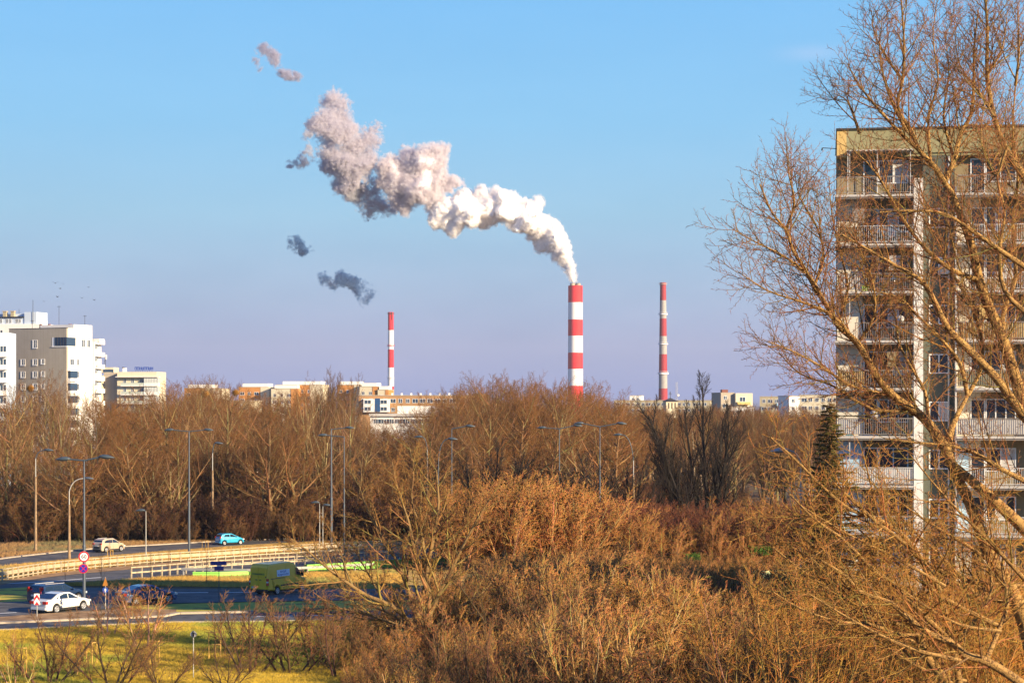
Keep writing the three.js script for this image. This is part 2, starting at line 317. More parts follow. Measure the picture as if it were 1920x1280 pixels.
M.railWhite = std(rgb(0.52, 0.51, 0.5), 0.5);
M.railGrey = std(rgb(0.25, 0.22, 0.2), 0.6);
M.curtain = std(rgb(0.5, 0.48, 0.46), 0.9);
M.blueWall = std(rgb(0.35, 0.52, 0.68), 0.9);
M.loggia = new THREE.MeshStandardMaterial({ roughness: 0.95, map: wallTex([214, 204, 184], [236, 228, 212], 6, 111) });  // white of the balcony strips that stand for sunlight
M.roofEdge = std(rgb(0.03, 0.03, 0.03), 0.7);
function windowAt(parent, x, y, w, h, z, lights = 2, frame = M.frameWhite, curtain = false) {
  // frame in front of the wall plane z, panes set back inside it
  const g = new GB(), t = 0.07, d = 0.05;
  g.box(x, x + t, y, y + h, z, z + d).box(x + w - t, x + w, y, y + h, z, z + d).box(x + t, x + w - t, y, y + t, z, z + d).box(x + t, x + w - t, y + h - t, y + h, z, z + d);
  for (let k = 1; k < lights; k++) { const c = x + w * k / lights; g.box(c - t * 0.5, c + t * 0.5, y + t, y + h - t, z, z + d - 0.004); }
  const f = part('window', g.build(), frame, parent);
  for (let k = 0; k < lights; k++) { const a = x + w * k / lights + (k ? t * 0.5 : t), b = x + w * (k + 1) / lights - (k === lights - 1 ? t : t * 0.5); part('pane', boxGeo(a, b, y + t, y + h - t, z + 0.006, z + 0.02), curtain && k % 2 ? M.curtain : M.glassDark, f); }
  return f;
}
{
  const origin = at(1570, 1251, 116.7); origin.y = 0;
  const t = thing('apartment_tower', 'tall green and grey block of flats with white pillars and balconies behind the bare poplar', 'apartment block', origin, 0);
  t.rotation.y = -9 * Math.PI / 180;      // the right end stands nearer to the viewer
  const U = (px) => (px - 1570) / 32, Y = (py) => EYE + (HORIZON - py) / 32;
  const END = 44, D = -13, B = -1.6, roof = Y(240);
  const slabs = [365, 457, 546, 638, 727, 817, 909, 1000, 1090, 1180].map(Y);
  // bays: [left, right] of each balcony bay; stairs between them
  const bays = [[0, 4.4], [6.85, 13.4], [15.8, 22.3], [24.7, 31.2], [33.6, 40.1]];
  part('wall', boxGeo(0, END, 0, roof - 1.6, D, B), M.cream, t);
  part('parapet', boxGeo(0.56, END, roof - 1.42, roof, D, -0.9), M.green, t);
  part('parapet', boxGeo(0, 0.56, roof - 1.6, roof - 0.003, D, -0.9), M.yellow, t, 'yellow end of the parapet');
  part('parapet', boxGeo(0.56, END, roof - 1.6, roof - 1.42, D, -1.0), M.green, t);
  part('roof_edge', boxGeo(-0.05, END, roof, roof + 0.1, D, -0.8), M.roofEdge, t);
  for (const [a, b] of bays) part('loggia_sun_strip', boxGeo(a + 0.01, a + 1.5, 0.2, slabs[0] - 0.2, B + 0.002, B + 0.012), M.loggia, t, 'strip of balcony back wall painted white for sunlight');  // white only where sunlight falls; the darker wall beside it carries the shade
  const stairs = [[4.97, 6.8], [13.97, 15.75], [22.87, 24.65], [31.77, 33.55]];
  for (const [a, b] of stairs) {
    part('stair_wall', boxGeo(a, b, 0, roof - 1.6, B, -0.75), a < 5 ? M.shadeGreyWall : M.green, t, 'grey green wall of the staircase');
    for (let k = 0; k < 10; k++) windowAt(t, a + 0.35, slabs[k] - 1.95, 1.15, 1.15, -0.75, 2, M.frameWhite, k % 3 === 1);
    part('pillar', boxGeo(a - 0.55, a - 0.02, 0, slabs[0] + 0.9, B, 0.06), M.white, t, 'white pillar running the whole height');
    part('fin', boxGeo(b, b + 0.06, 0, slabs[0] + 0.4, B, -0.02), M.white, t);
  }
  part('downpipe', tubeGeo([V(6.45, 0.1, -0.68), V(6.45, roof - 1.7, -0.68)], 0.05), M.railWhite, t);
  const R = rng(77);
  bays.forEach(([a, b], bi) => {
    slabs.forEach((y, k) => {
      const w = b - a;
      part('balcony_slab', boxGeo(a - (bi ? 0 : 0.12), b, y - 0.14, y, B, 0.09), M.slab, t);
      part('slab_edge', boxGeo(a - (bi ? 0 : 0.1), b, y - 0.24, y - 0.142, B, 0.02), M.railGrey, t);
      // railing
      const pale = [1, 6, 7].includes(k) || (bi > 0 && (k === 1 || k === 2)), rm = pale ? M.railWhite : M.railGrey, rl = new GB();
      const x0 = a + 0.03 + (bi || k === 0 ? 0 : 1.0) * (k % 2 && k < 5 ? 1 : 0), x1 = b - 0.02;
      rl.box(x0, x1, y + 1.0, y + 1.05, 0.0, 0.05).box(x0, x1, y + 0.08, y + 0.12, 0.005, 0.045);
      for (let x = x0 + 0.03; x < x1 - 0.03; x += 0.125) rl.box(x, x + 0.028, y + 0.12, y + 1.0, 0.012, 0.04);
      const rp = part('railing', rl.build(), rm, t); rp.userData.kind = 'stuff';
      const cover = bi === 0 ? { 0: null, 1: [0.06, 1.5, M.cream], 2: [0.1, 1.3, M.white], 4: [0.1, 1.6, M.yellow], 5: [0.08, 1.4, M.white], 6: [0.1, w - 0.1, M.white] }[k] : { 3: [0.1, w - 0.1, M.yellow], 4: [0.1, w * 0.6, M.green], 1: [w * 0.5, w - 0.1, M.cream], 5: [0.1, w - 0.2, M.white] }[k];
      if (cover) part('balcony_screen', boxGeo(a + cover[0], a + cover[1], y + 0.13, y + 0.98, -0.05, -0.02), cover[2], t);
      // loggia back: door and window
      const yy = y + 0.02, dx = bi ? 0.9 : 1.55, side = k === 7 || k === 6 ? M.blueWall : null;
      if (side) part('loggia_panel', boxGeo(a + 0.1, a + dx - 0.1, y + 0.02, y + 2.5, B + 0.013, B + 0.04), side, t);
      windowAt(t, a + dx, yy, 0.85, 2.15, B + 0.013, 1, M.frameWhite);
      windowAt(t, a + dx + 0.87, yy + 0.75, 1.75, 1.4, B + 0.013, 2 + (k % 2), M.frameWhite, R() < 0.5);
      if (bi) windowAt(t, a + 4.2, yy + 0.75, 1.6, 1.4, B + 0.013, 2, M.frameWhite, R() < 0.5);
      else if (k % 3 === 0) part('mesh_post', boxGeo(a + 0.7, a + 0.76, y + 1.05, y + 2.5, 0.0, 0.05), M.railWhite, t);
    });
    // roof over the top balcony
    const g = new GB(), y = roof - 1.36; g.m = new THREE.Matrix4();
    for (let x = a + 0.55; x < b; x += 0.3) g.box(x, Math.min(x + 0.16, b), y, y + 0.05, -0.9, 0.25).box(x + 0.16, Math.min(x + 0.3, b + 0.02), y - 0.04, y + 0.02, -0.9, 0.25);
    if (bi === 0) part('awning', g.build(), M.slab, t, 'pale corrugated roof over the top balcony');
    if (bi === 0) for (const x of [0.6, 2.3, 4.2]) part('awning_post', boxGeo(x, x + 0.05, slabs[0], y - 0.05, 0.02, 0.07), M.railWhite, t);
  });
  // television arm on the left edge
  part('antenna_arm', new GB().tube([V(0.02, roof - 1.05, -1.2), V(-0.85, roof - 1.0, -1.1)], 0.025, 6, true).tube([V(-0.85, roof - 1.0, -1.1), V(-0.88, roof - 1.16, -1.1)], 0.05, 6, true).build(), M.black, t);
  for (const [x, k] of [[9.6, 2], [12.2, 4], [2.2, 5], [12.6, 6]]) { const e = part('satellite_dish', new THREE.SphereGeometry(0.34, 16, 8, 0, Math.PI * 2, 0, 0.9), M.white, t); e.position.set(x, slabs[k] + 1.3, 0.14); e.rotation.set(1.9, 0, 0.4); part('dish_arm', boxGeo(x - 0.02, x + 0.02, slabs[k] + 1.0, slabs[k] + 1.28, 0.06, 0.1), M.railGrey, t); }
  for (const [x, k, c] of [[0.9, 1, M.railGrey], [3.0, 2, M.curtain], [8.2, 3, M.yellow], [11.0, 1, M.blueWall], [2.9, 4, M.cream], [3.4, 5, M.green]]) part('laundry', boxGeo(x, x + 0.7, slabs[k] + 1.25, slabs[k] + 2.1, -0.5, -0.46), c, t);
  for (const x of [0.7, 6.6, 9.1]) part('roof_vent', boxGeo(x, x + 0.35, roof + 0.1, roof + 0.55, -6, -5.6), M.roofEdge, t);
  const dish = part('satellite_dish', new THREE.SphereGeometry(0.36, 16, 8, 0, Math.PI * 2, 0, 0.9), M.white, t); dish.position.set(3.7, slabs[3] + 1.25, 0.12); dish.rotation.set(1.9, 0, 0.3);
  const local = (x, y, z) => t.localToWorld(V(x, y, z)); t.updateMatrixWorld(true);
  const bl = (name, g, m, label, cat, p) => { const o = single(name, g, m, label, cat); o.position.copy(p); o.rotation.y = t.rotation.y; return o; };
  // things kept on the balconies
  {
    const g = new GB().box(-0.2, 0.2, 0, 0.28, -0.12, 0.12).box(-0.24, 0.24, 0.28, 0.33, -0.15, 0.15);
    bl('planter', g.build(), std(rgb(0.5, 0.8, 0.05), 0.6), 'bright lime green planter on the fourth balcony from the top', 'planter', local(1.65, slabs[2] + 0.02, -0.25));
    const h = new GB().box(-0.25, 0.25, 0, 0.3, -0.14, 0.14).box(-0.28, 0.28, 0.3, 0.36, -0.17, 0.17);
    bl('storage_box', h.build(), std(rgb(0.25, 0.65, 0.7), 0.6), 'turquoise box on a lower left balcony of the tower', 'box', local(0.75, slabs[5] + 0.02, -0.25));
    const fl = new GB(), r = rng(4); fl.color = [0.8, 0.16, 0.02]; for (let k = 0; k < 60; k++) fl.spike(V((r() - 0.5) * 0.25, 0.3, (r() - 0.5) * 0.2), V((r() - 0.5) * 0.6, 0.4 + r() * 0.25, (r() - 0.5) * 0.5), 0.05);
    const pot = thing('flower_pot', 'pot of orange flowers beside the turquoise box on a lower balcony', 'flower pot', local(0.2, slabs[5] + 0.02, -0.25), t.rotation.y);
    part('pot', new THREE.CylinderGeometry(0.2, 0.15, 0.32, 14).translate(0, 0.16, 0), std(rgb(0.35, 0.12, 0.05), 0.8), pot); part('flowers', fl.build(), new THREE.MeshStandardMaterial({ vertexColors: true, roughness: 0.8 }), pot);
    const ch = new GB().box(-0.22, 0.22, 0.4, 0.45, -0.22, 0.22).box(-0.22, 0.22, 0.45, 0.95, -0.22, -0.17); for (const [x, z] of [[-1, -1], [1, -1], [-1, 1], [1, 1]]) ch.box(x * 0.2 - 0.02, x * 0.2 + 0.02, 0, 0.4, z * 0.2 - 0.02, z * 0.2 + 0.02);
    bl('balcony_chair', ch.build(), M.railWhite, 'pale chair standing on the second balcony from the top', 'chair', local(3.2, slabs[1] + 0.02, -0.7));
  }
}
// ---------- the pale blocks on the left and the skyline ----------
M.concrete = new THREE.MeshStandardMaterial({ roughness: 0.95, map: wallTex([168, 156, 140], [190, 178, 162], 9, 121, 0.45) });
M.plaster = new THREE.MeshStandardMaterial({ roughness: 0.95, map: wallTex([226, 222, 216], [242, 239, 234], 9, 123) });
M.palePlaster = new THREE.MeshStandardMaterial({ roughness: 0.95, map: wallTex([222, 208, 178], [236, 226, 200], 9, 125) });
M.orange = new THREE.MeshStandardMaterial({ roughness: 0.95, map: wallTex([206, 138, 74], [222, 160, 96], 9, 127) });
M.ochre = new THREE.MeshStandardMaterial({ roughness: 0.95, map: wallTex([188, 142, 98], [206, 164, 120], 9, 129) });
M.pinkWall = new THREE.MeshStandardMaterial({ roughness: 0.95, map: wallTex([206, 160, 140], [222, 182, 164], 9, 131) });
M.panel = new THREE.MeshStandardMaterial({ roughness: 0.95, map: wallTex([186, 172, 142], [208, 196, 166], 9, 133) });
M.bluish = std(rgb(0.5, 0.58, 0.7), 0.9);  // blue shade on white walls, put into the colour
M.glassBlue = new THREE.MeshPhysicalMaterial({ color: rgb(0.03, 0.06, 0.11), roughness: 0.1 });
M.tile = std(rgb(0.2, 0.07, 0.05), 0.85);
// A building whose front-left corner stands at pixel column px0 and depth d; front w metres wide, turned so that its right end goes away (turn > 0) or comes nearer.
function building(name, label, px0, pyTop, d, turn) {
  const p = at(px0, pyTop, d), o = thing(name, label, 'building', V(p.x, groundY(d), p.z), turn * Math.PI / 180);
  o.userData.top = p.y - groundY(d); const h = o.userData.top; delete o.userData.top; return [o, h];
}
const pane = new Map();
// one window: reveal frame and dark pane, on the plane z (front, facing +z) or on the right side plane x
function win(o, x, y, w, h, z, side = null, frame = M.frameWhite) {
  const key = [w, h].join(), t = Math.min(0.12, w * 0.1);
  if (!pane.has(key)) { const g = new GB(); g.box(-w / 2, -w / 2 + t, 0, h, 0, 0.08).box(w / 2 - t, w / 2, 0, h, 0, 0.08).box(-w / 2 + t, w / 2 - t, h - t, h, 0, 0.08).box(-w / 2 + t, w / 2 - t, 0, t, 0, 0.11).box(-t / 2, t / 2, t, h - t, 0, 0.07); pane.set(key, [g.build(), boxGeo(-w / 2 + t, w / 2 - t, t, h - t, 0.01, 0.03)]); }
  const f = part('window', pane.get(key)[0], frame, o); part('pane', pane.get(key)[1], M.glassBlue, f);
  if (side === null) f.position.set(x, y, z); else { f.position.set(side, y, z); f.rotation.y = Math.PI / 2; }
  return f;
}
function ring(x0, x1, y0, y1, z0, z1, t) { return new GB().box(x0, x1, y0, y1, z1 - t, z1).box(x0, x1, y0, y1, z0, z0 + t).box(x0, x0 + t, y0, y1, z0 + t, z1 - t).box(x1 - t, x1, y0, y1, z0 + t, z1 - t).build(); }

{ // grey block with the white right-hand face
  const d = 455, S = F / d, [o, h] = building('apartment_block', 'grey concrete block of flats with a white sunlit right face', 16, 617, 462, -26);
  const W = 16.7, DP = 9.3; // front (grey) runs from the left edge to the corner; the white face goes back from the corner
  const recess = (list) => list;
  // grey front wall built as piers and spandrels round its window openings
  const st = 2.82, cols = [[4.2, 1.15, 1.45], [7.7, 1.15, 1.45], [10.0, 0.95, 1.2]], y0 = h - 7.2;
  part('front_wall', boxGeo(0, W, 0, h, -0.5, 0), M.concrete, o, 'bare grey concrete wall');
  part('right_wall', boxGeo(W - 0.4, W + 0.003, 0, h - 0.003, -DP, -0.5), M.plaster, o, 'white plastered wall in full sun');
  part('back_wall', boxGeo(0, W - 0.4, 0, h - 0.5, -DP, -DP + 0.4), M.plaster, o);
  part('roof', boxGeo(0, W - 0.4, h - 0.6, h - 0.4, -DP + 0.4, -0.5), M.concrete, o);
  part('parapet_cap', boxGeo(-0.05, W + 0.05, h, h + 0.12, -0.55, 0.05), M.darkMetal, o);
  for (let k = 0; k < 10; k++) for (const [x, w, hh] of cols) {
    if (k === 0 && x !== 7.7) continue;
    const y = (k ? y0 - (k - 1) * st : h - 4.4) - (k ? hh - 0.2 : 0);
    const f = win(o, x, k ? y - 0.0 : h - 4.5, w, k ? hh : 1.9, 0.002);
    part('reveal', new GB().box(-w / 2 - 0.22, -w / 2, 0, k ? hh : 1.9, 0, 0.1).box(-w / 2 - 0.22, w / 2, -0.1, 0, 0, 0.13).build(), M.plaster, f);  // white strips stand for sunlight on the left reveals and sills
  }
  // glazed corner loggia under the roof
  part('loggia_band', boxGeo(W - 3.4, W + 0.06, h - 4.1, h - 2.1, -3.2, 0.06), M.glassBlue, o, 'dark glazed corner loggia under the roof');
  for (let k = 0; k < 5; k++) part('loggia_mullion', boxGeo(W - 3.4 + k * 0.8, W - 3.3 + k * 0.8, h - 4.1, h - 2.1, 0.061, 0.12), M.darkMetal, o);
  part('loggia_sill', boxGeo(W - 4.2, W + 0.16, h - 4.3, h - 4.1, -3.3, 0.14), M.plaster, o);
  part('loggia_reveal', boxGeo(W - 4.1, W - 3.4, h - 4.1, h - 2.1, 0.004, 0.05), M.plaster, o);  // white strip painted as the sunlit side of the loggia
  // white face: windows, bays and balconies facing right
  for (let k = 1; k < 10; k++) {
    const y = y0 - (k - 1) * st - 1.3;
    win(o, 0, y, 1.5, 1.5, -1.9, W + 0.004); win(o, 0, y, 0.9, 1.5, -4.1, W + 0.004);
    if (k > 1) { part('bay', boxGeo(W + 0.004, W + 0.85, y - 0.85, y - 0.15, -3.0, -0.35), M.plaster, o); part('bay_glazing', boxGeo(W + 0.004, W + 0.75, y - 0.15, y + 1.5, -2.9, -0.45), M.glassBlue, o); part('bay_roof', boxGeo(W + 0.004, W + 0.9, y + 1.5, y + 1.66, -3.05, -0.3), M.plaster, o); }
  }
  for (const z of [-6.0, -8.0]) win(o, 0, h - 4.3, 1.3, 1.9, z, W + 0.004);
  // stair tower set back behind, with round balconies on its right edge
  const X = W - 0.4;
  part('rear_wing', boxGeo(6, X + 1.0, 0, h - 2.9, -DP - 2.6, -DP - 0.003), M.plaster, o, 'white rear wing');
  part('upper_block', boxGeo(7, W - 0.003, h - 0.4, h + 0.9, -DP + 0.003, -2.6), M.plaster, o, 'white upper storey set back from the edge');
  for (let k = 0; k < 9; k++) { const y = h - 2.9 - k * st; const b = part('balcony', new THREE.CylinderGeometry(1.35, 1.35, 0.95, 20, 1).translate(0, 0.45, 0), M.plaster, o, 'rounded white balcony'); b.position.set(X + 1.1, y - 0.6, -DP - 1.7); win(o, 0, y - 1.8, 1.1, 1.5, -DP - 0.7, X + 1.004); }
  part('roof_terrace', boxGeo(X - 1.2, X + 2.2, h - 2.9, h - 2.2, -DP - 2.2, -DP - 0.4), M.plaster, o);
  for (const [x, z, hh, w] of [[6.4, -3, 0.2, 0.5], [8, -4, 0.2, 0.5], [14, -4, 0.1, 0.6], [13.2, -5, 0.0, 0.5]]) part('roof_vent', boxGeo(x, x + w, h - 0.4, h + 1.0 + hh, z - w, z), M.tile, o);
  for (const [x, z, hh] of [[3.5, -4, 2.2], [9.7, -6, 5.5], [16.4, -7, 3.2]]) part('antenna', new GB().tube([V(x, h - 0.4, z), V(x, h + hh, z)], 0.05, 5).tube([V(x - 0.5, h + hh - 0.2, z), V(x + 0.5, h + hh - 0.2, z)], 0.04, 5).build(), M.darkMetal, o);
  const dish = part('satellite_dish', new THREE.SphereGeometry(0.9, 18, 8, 0, 7, 0, 0.8), M.white, o); dish.position.set(X + 1.6, h - 8.6, -DP - 1.2); dish.rotation.set(0.9, 0.6, 0);
}
{ // white block with attic storey behind
  const [o, h] = building('apartment_block', 'white block with a shade tinted attic and two roof chimneys behind the grey block', -60, 608, 520, -12);
  const W = 20.5; part('wall', boxGeo(0, W, 0, h, -12, 0), M.plaster, o);
  part('attic', boxGeo(2, 17.2, h, h + 1.7, -10, -0.7), M.bluish, o, 'attic storey tinted blue for shade'); part('attic_roof', boxGeo(1.6, 16.3, h + 1.72, h + 2.7, -10, -1.6), M.bluish, o);
  part('stair_head', boxGeo(15.5, 18.9, h, h + 3.1, -7, -0.5), M.bluish, o, 'stair head tinted blue for shade'); part('attic_eaves', boxGeo(1.6, 15.4, h + 1.7, h + 1.95, -0.7, -0.3), M.roofEdge, o);
  for (const x of [9.4, 11.6]) { const c = part('chimney', boxGeo(x, x + 0.9, h + 1.75, h + 3.2, -1.5, -0.6), M.panel, o); part('chimney_cap', boxGeo(x - 0.12, x + 1.02, h + 3.2, h + 3.45, -1.6, -0.5), M.concrete, c); }
  for (const x of [8.9, 10.6, 11.5, 13.3, 14.1]) win(o, x, h + 0.25, 0.7, 1.1, -0.696);
  win(o, 9.0, h - 2.9, 1.5, 1.4, 0.002);
  part('mast', new GB().tube([V(18.0, h + 0.0, -0.3), V(18.0, h + 6.2, -0.3)], 0.06, 6, true).build(), M.darkMetal, o);
  part('antenna', new GB().tube([V(12.8, h + 2.6, -3), V(12.8, h + 4.0, -3)], 0.05, 5).build(), M.darkMetal, o);
}
{ // block tinted blue for shade at the picture's edge
  const [o, h] = building('apartment_block', 'block tinted blue for shade with white balconies at the foot of the white attic block', -150, 623, 440, 4);
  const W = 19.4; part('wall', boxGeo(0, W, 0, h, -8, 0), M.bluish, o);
  for (let k = 0; k < 10; k++) { const y = h - 5.4 - k * 2.85; part('balcony', boxGeo(15.8, W - 0.5, y, y + 0.9, 0.01, 1.4), M.plaster, o, 'white balcony front'); win(o, 18.0, y + 1.0, 1.5, 1.5, 0.004); win(o, 16.4, y + 1.0, 1.2, 1.5, 0.004); }
}
{ // cream block with balconies
  const d = 650, [o, h] = building('apartment_block', 'cream block with white balcony fronts and blue letters on its roof', 219, 697, d, -6);
  const W = 13.2; part('wall', boxGeo(0, W, 0, h, -11, 0), M.palePlaster, o);
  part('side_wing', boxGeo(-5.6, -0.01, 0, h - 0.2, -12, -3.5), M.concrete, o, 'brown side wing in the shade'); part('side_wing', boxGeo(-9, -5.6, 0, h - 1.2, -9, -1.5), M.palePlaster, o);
  for (let k = 0; k < 4; k++) {
    const y = h - 4.7 - k * 2.9;
    part('balcony', boxGeo(1.6, 9.4, y, y + 0.35, 0.01, 1.5), M.plaster, o); part('balcony_front', boxGeo(1.6, 9.4, y + 0.36, y + 1.1, 1.42, 1.48), std(rgb(0.5, 0.56, 0.5), 0.5), o);
    part('winter_garden', boxGeo(9.4, 14.3, y, y + 1.05, 0.01, 1.6), M.plaster, o, 'glazed corner balcony'); part('winter_garden_glazing', boxGeo(9.5, 14.2, y + 1.06, y + 2.6, 0.01, 1.5), std(rgb(0.5, 0.52, 0.5), 0.2), o);
    for (let q = 0; q < 6; q++) part('mullion', boxGeo(9.5 + q * 0.9, 9.58 + q * 0.9, y + 1.06, y + 2.6, 1.5, 1.56), M.frameWhite, o);
    for (const x of [2.6, 5.2, 8.2]) win(o, x, y + 0.4, 1.1, 2.1, 0.004);
    for (const x of [-6.8, -7.9]) win(o, x, y + 0.9, 0.9, 1.4, -1.496);
  }
  part('cornice', boxGeo(-0.1, W + 1.2, h - 1.75, h - 1.55, -0.5, 1.7), M.plaster, o);
  part('roof_box', boxGeo(0.9, 2.0, h, h + 1.3, -4, -3), M.plaster, o); part('roof_box', boxGeo(0.7, 1.2, h + 1.3, h + 1.6, -4, -3), M.roofEdge, o);
  part('terrace_block', boxGeo(-9.5, -3.2, h - 0.2, h + 1.6, -12, -6), M.palePlaster, o); part('terrace_glazing', boxGeo(-6.6, -3.1, h + 0.0, h + 0.9, -6, -5.95), M.glassBlue, o);
  part('mast', new GB().tube([V(-6.2, h + 1.6, -7), V(-6.2, h + 5.2, -7)], 0.1, 6, true).tube([V(-6.9, h + 1.6, -7), V(-6.25, h + 4.5, -7)], 0.06, 5).build(), M.darkMetal, o); part('mast_antenna', boxGeo(-6.15, -5.7, h + 4.2, h + 5.8, -7.2, -6.9), M.white, o);
  // rooftop letters, too far away to read
  const R = rng(12), letter = (x) => { const g = new GB(); g.box(x, x + 0.18, 0, 1.0, 0, 0.15).box(x + 0.52, x + 0.7, 0, 1.0, 0, 0.15); const k = Math.floor(R() * 3); g.box(x + 0.18, x + 0.52, k === 0 ? 0.82 : 0.4, k === 0 ? 1.0 : 0.6, 0.01, 0.14); if (k === 2) g.box(x + 0.18, x + 0.52, 0, 0.18, 0.01, 0.14); return g; };
  const s = thing('roof_sign', 'row of dark blue letters standing on the roof of the cream block', 'sign', o.localToWorld(V(0, 0, 0)), o.rotation.y); o.updateMatrixWorld(true); s.position.copy(o.localToWorld(V(5.6, h + 0.62, -1)));
  for (let k = 0; k < 8; k++) part('letter', letter(k * 0.78).build(), std(rgb(0.02, 0.06, 0.32), 0.4), s);
  const sup = new GB(); for (let k = 0; k < 8; k++) sup.box(k * 0.78 + 0.3, k * 0.78 + 0.37, -0.62, 0, 0, 0.06).box(k * 0.78 + 0.3, k * 0.78 + 0.37, -0.62, -0.56, -0.5, 0.0); part('sign_frame', sup.build(), M.darkMetal, s);
}
// skyline slabs: pieces [x0, x1, top px offset from main top in metres, material]
function skyline(name, label, px0, px1, pyTop, d, wall, o2 = {}) {
  const turn = o2.turn ?? -8, [o, h] = building(name, label, px0, pyTop, d, turn), W = (px1 - px0) / F * d / Math.cos(turn * Math.PI / 180), st = 2.85;
  part('wall', boxGeo(0, W, 0, h, -(o2.deep ?? 12), 0), wall, o);
  part('roof_edge', boxGeo(-0.1, W + 0.1, h, h + 0.25, -(o2.deep ?? 12) - 0.1, 0.1), o2.cap ?? M.concrete, o);
  const rows = o2.rows ?? 4, every = o2.every ?? 2.6, R = rng(px0 * 7 + 1);
  for (let k = 0; k < rows; k++) for (let x = 1.4; x < W - 1; x += every) { const w = R() < 0.3 ? 1.9 : 1.3; win(o, x + 0.2, h - (o2.drop ?? 2.3) - k * st, w, 1.4, 0.004); }
  return [o, W, h];
}
const sky1 = [
  [345, 400, 724, 830, M.orange, 'small orange block with a pale roof storey, first from the cream block'],
  [447, 505, 722, 850, M.orange, 'orange skyline block with dark shaded right end and white top storey'],
  [508, 560, 725, 842, M.palePlaster, 'cream and orange skyline block beside the shaded gap'],
  [519, 606, 718, 846, M.orange, 'long orange block with a white top storey, tallest of the skyline row'],
  [632, 676, 718, 848, M.orange, 'orange and white skyline block behind the pale birches'],
  [674, 708, 721, 838, M.palePlaster, 'cream skyline block with a narrow orange strip beside the thin chimney'],
  [708, 728, 727, 836, M.palePlaster, 'lowest cream skyline block touching the thin chimney in view'],
];
for (const [a, b, y, d, m, label] of sky1) {
  const [o, W, h] = skyline('apartment_block', label, a, b, y + 4, d, m, { rows: 4, every: 3.1, drop: 3.4 });
  part('top_storey', boxGeo(W * 0.12, W * 0.95, h + 0.26, h + 1.6, -9, -0.4), M.plaster, o, 'white set-back top storey');
  part('corner_strip', boxGeo(W * 0.72, W + 0.12, 0, h - 0.01, -11, 0.14), m === M.orange ? M.palePlaster : M.orange, o);
}
{ const [o, W, h] = skyline('apartment_block', 'cream block with dark wall drawings and a satellite dish, half hidden by bare crowns', 396, 416, 729, 828, M.palePlaster, { rows: 3 }); }
{ // long ochre block
  const [o, W, h] = skyline('apartment_block', 'long ochre block with a blue glazed corner right of the thin chimney', 672, 912, 742, 640, M.ochre, { rows: 2, every: 2.4, turn: -5 });
  part('corner_front', boxGeo(1.8, 10.2, h - 5.2, h - 1.0, 0.15, 1.4), M.plaster, o, 'white balcony corner'); part('corner_glazing', boxGeo(5.6, 7.2, h - 5.1, h - 0.8, 1.41, 1.5), std(rgb(0.03, 0.09, 0.22), 0.2), o, 'dark blue glazed strip');
  for (const x of [3.2, 8.4]) for (const y of [h - 2.6, h - 4.8]) win(o, x, y, 2.2, 1.3, 1.404);
  part('annex', boxGeo(W - 4, W - 0.2, 0, h + 0.6, -8, 0.3), M.yellow, o, 'bright yellow end');
  for (let k = 0; k < 9; k++) part('roof_vent', boxGeo(10 + k * 3.1, 10.5 + k * 3.1, h + 0.26, h + 0.9, -5, -4.4), M.plaster, o);
}
{ const [o, W, h] = skyline('low_building', 'low white building with a flat roof in front of the ochre block', 694, 872, 777, 560, M.plaster, { rows: 1, every: 1.5, drop: 2.6, turn: -5 }); part('roof_storey', boxGeo(7.5, W - 2, h + 0.26, h + 2.4, -9, -1.5), M.plaster, o); part('fascia', boxGeo(-0.3, W + 0.3, h - 0.5, h + 0.26, -0.11, 0.6), M.slab, o); }
skyline('apartment_block', 'pink plastered building glimpsed through the crowns left of the ochre block', 340, 402, 765, 520, M.pinkWall, { rows: 2 });
skyline('apartment_block', 'white building glimpsed low between the crowns beside the pink one', 436, 522, 782, 500, M.plaster, { rows: 3 });
skyline('apartment_block', 'grey roofed white building half hidden behind the crowns below the orange blocks', 403, 470, 752, 540, M.panel, { rows: 2 });
skyline('apartment_block', 'long beige panel block beneath the tapered chimney', 1152, 1330, 751, 900, M.panel, { rows: 2, every: 2.3 });
{ const [o, W, h] = skyline('apartment_block', 'small penthouse block with a blue grey front left of the tapered chimney', 1181, 1203, 742, 905, M.plaster, { rows: 1, every: 2.2 }); }
{ const [o, W, h] = skyline('apartment_block', 'stepped grey block with a yellow terrace behind the dark bare tree', 1352, 1378, 737, 700, M.concrete, { rows: 2, every: 2.8, turn: 10 }); part('terrace_wing', boxGeo(W, W + 6.2, 0, h, -8, 1.5), M.palePlaster, o); part('terrace', boxGeo(W + 0.3, W + 5, h - 4.0, h - 3.1, 1.51, 2.9), M.yellow, o); part('roof_hut', boxGeo(1, 3.2, h + 0.25, h + 1.3, -4, -2), M.tile, o); win(o, W + 2.5, h - 3.0, 2.2, 1.7, 1.504); win(o, W + 4.8, h - 6, 1.4, 1.5, 1.504); }
skyline('apartment_block', 'lower white block in front of the stepped grey block', 1363, 1412, 764, 640, M.plaster, { rows: 2 });
{ const [o, W, h] = skyline('apartment_block', 'pale panel block with a blue balcony right of the stepped block', 1425, 1482, 744, 760, M.panel, { rows: 2, every: 2.4 }); part('balcony', boxGeo(W * 0.55, W * 0.55 + 2.2, h - 3.4, h - 2.4, 0.1, 1.2), M.blueWall, o); }
{ const [o, W, h] = skyline('apartment_block', 'white gabled block next to the pale panel block', 1480, 1502, 743, 740, M.plaster, { rows: 2, every: 3, turn: 12 }); }
skyline('apartment_block', 'cream and brown striped block left of the tower and the spruce', 1500, 1580, 741, 700, M.palePlaster, { rows: 3, every: 2.2 });
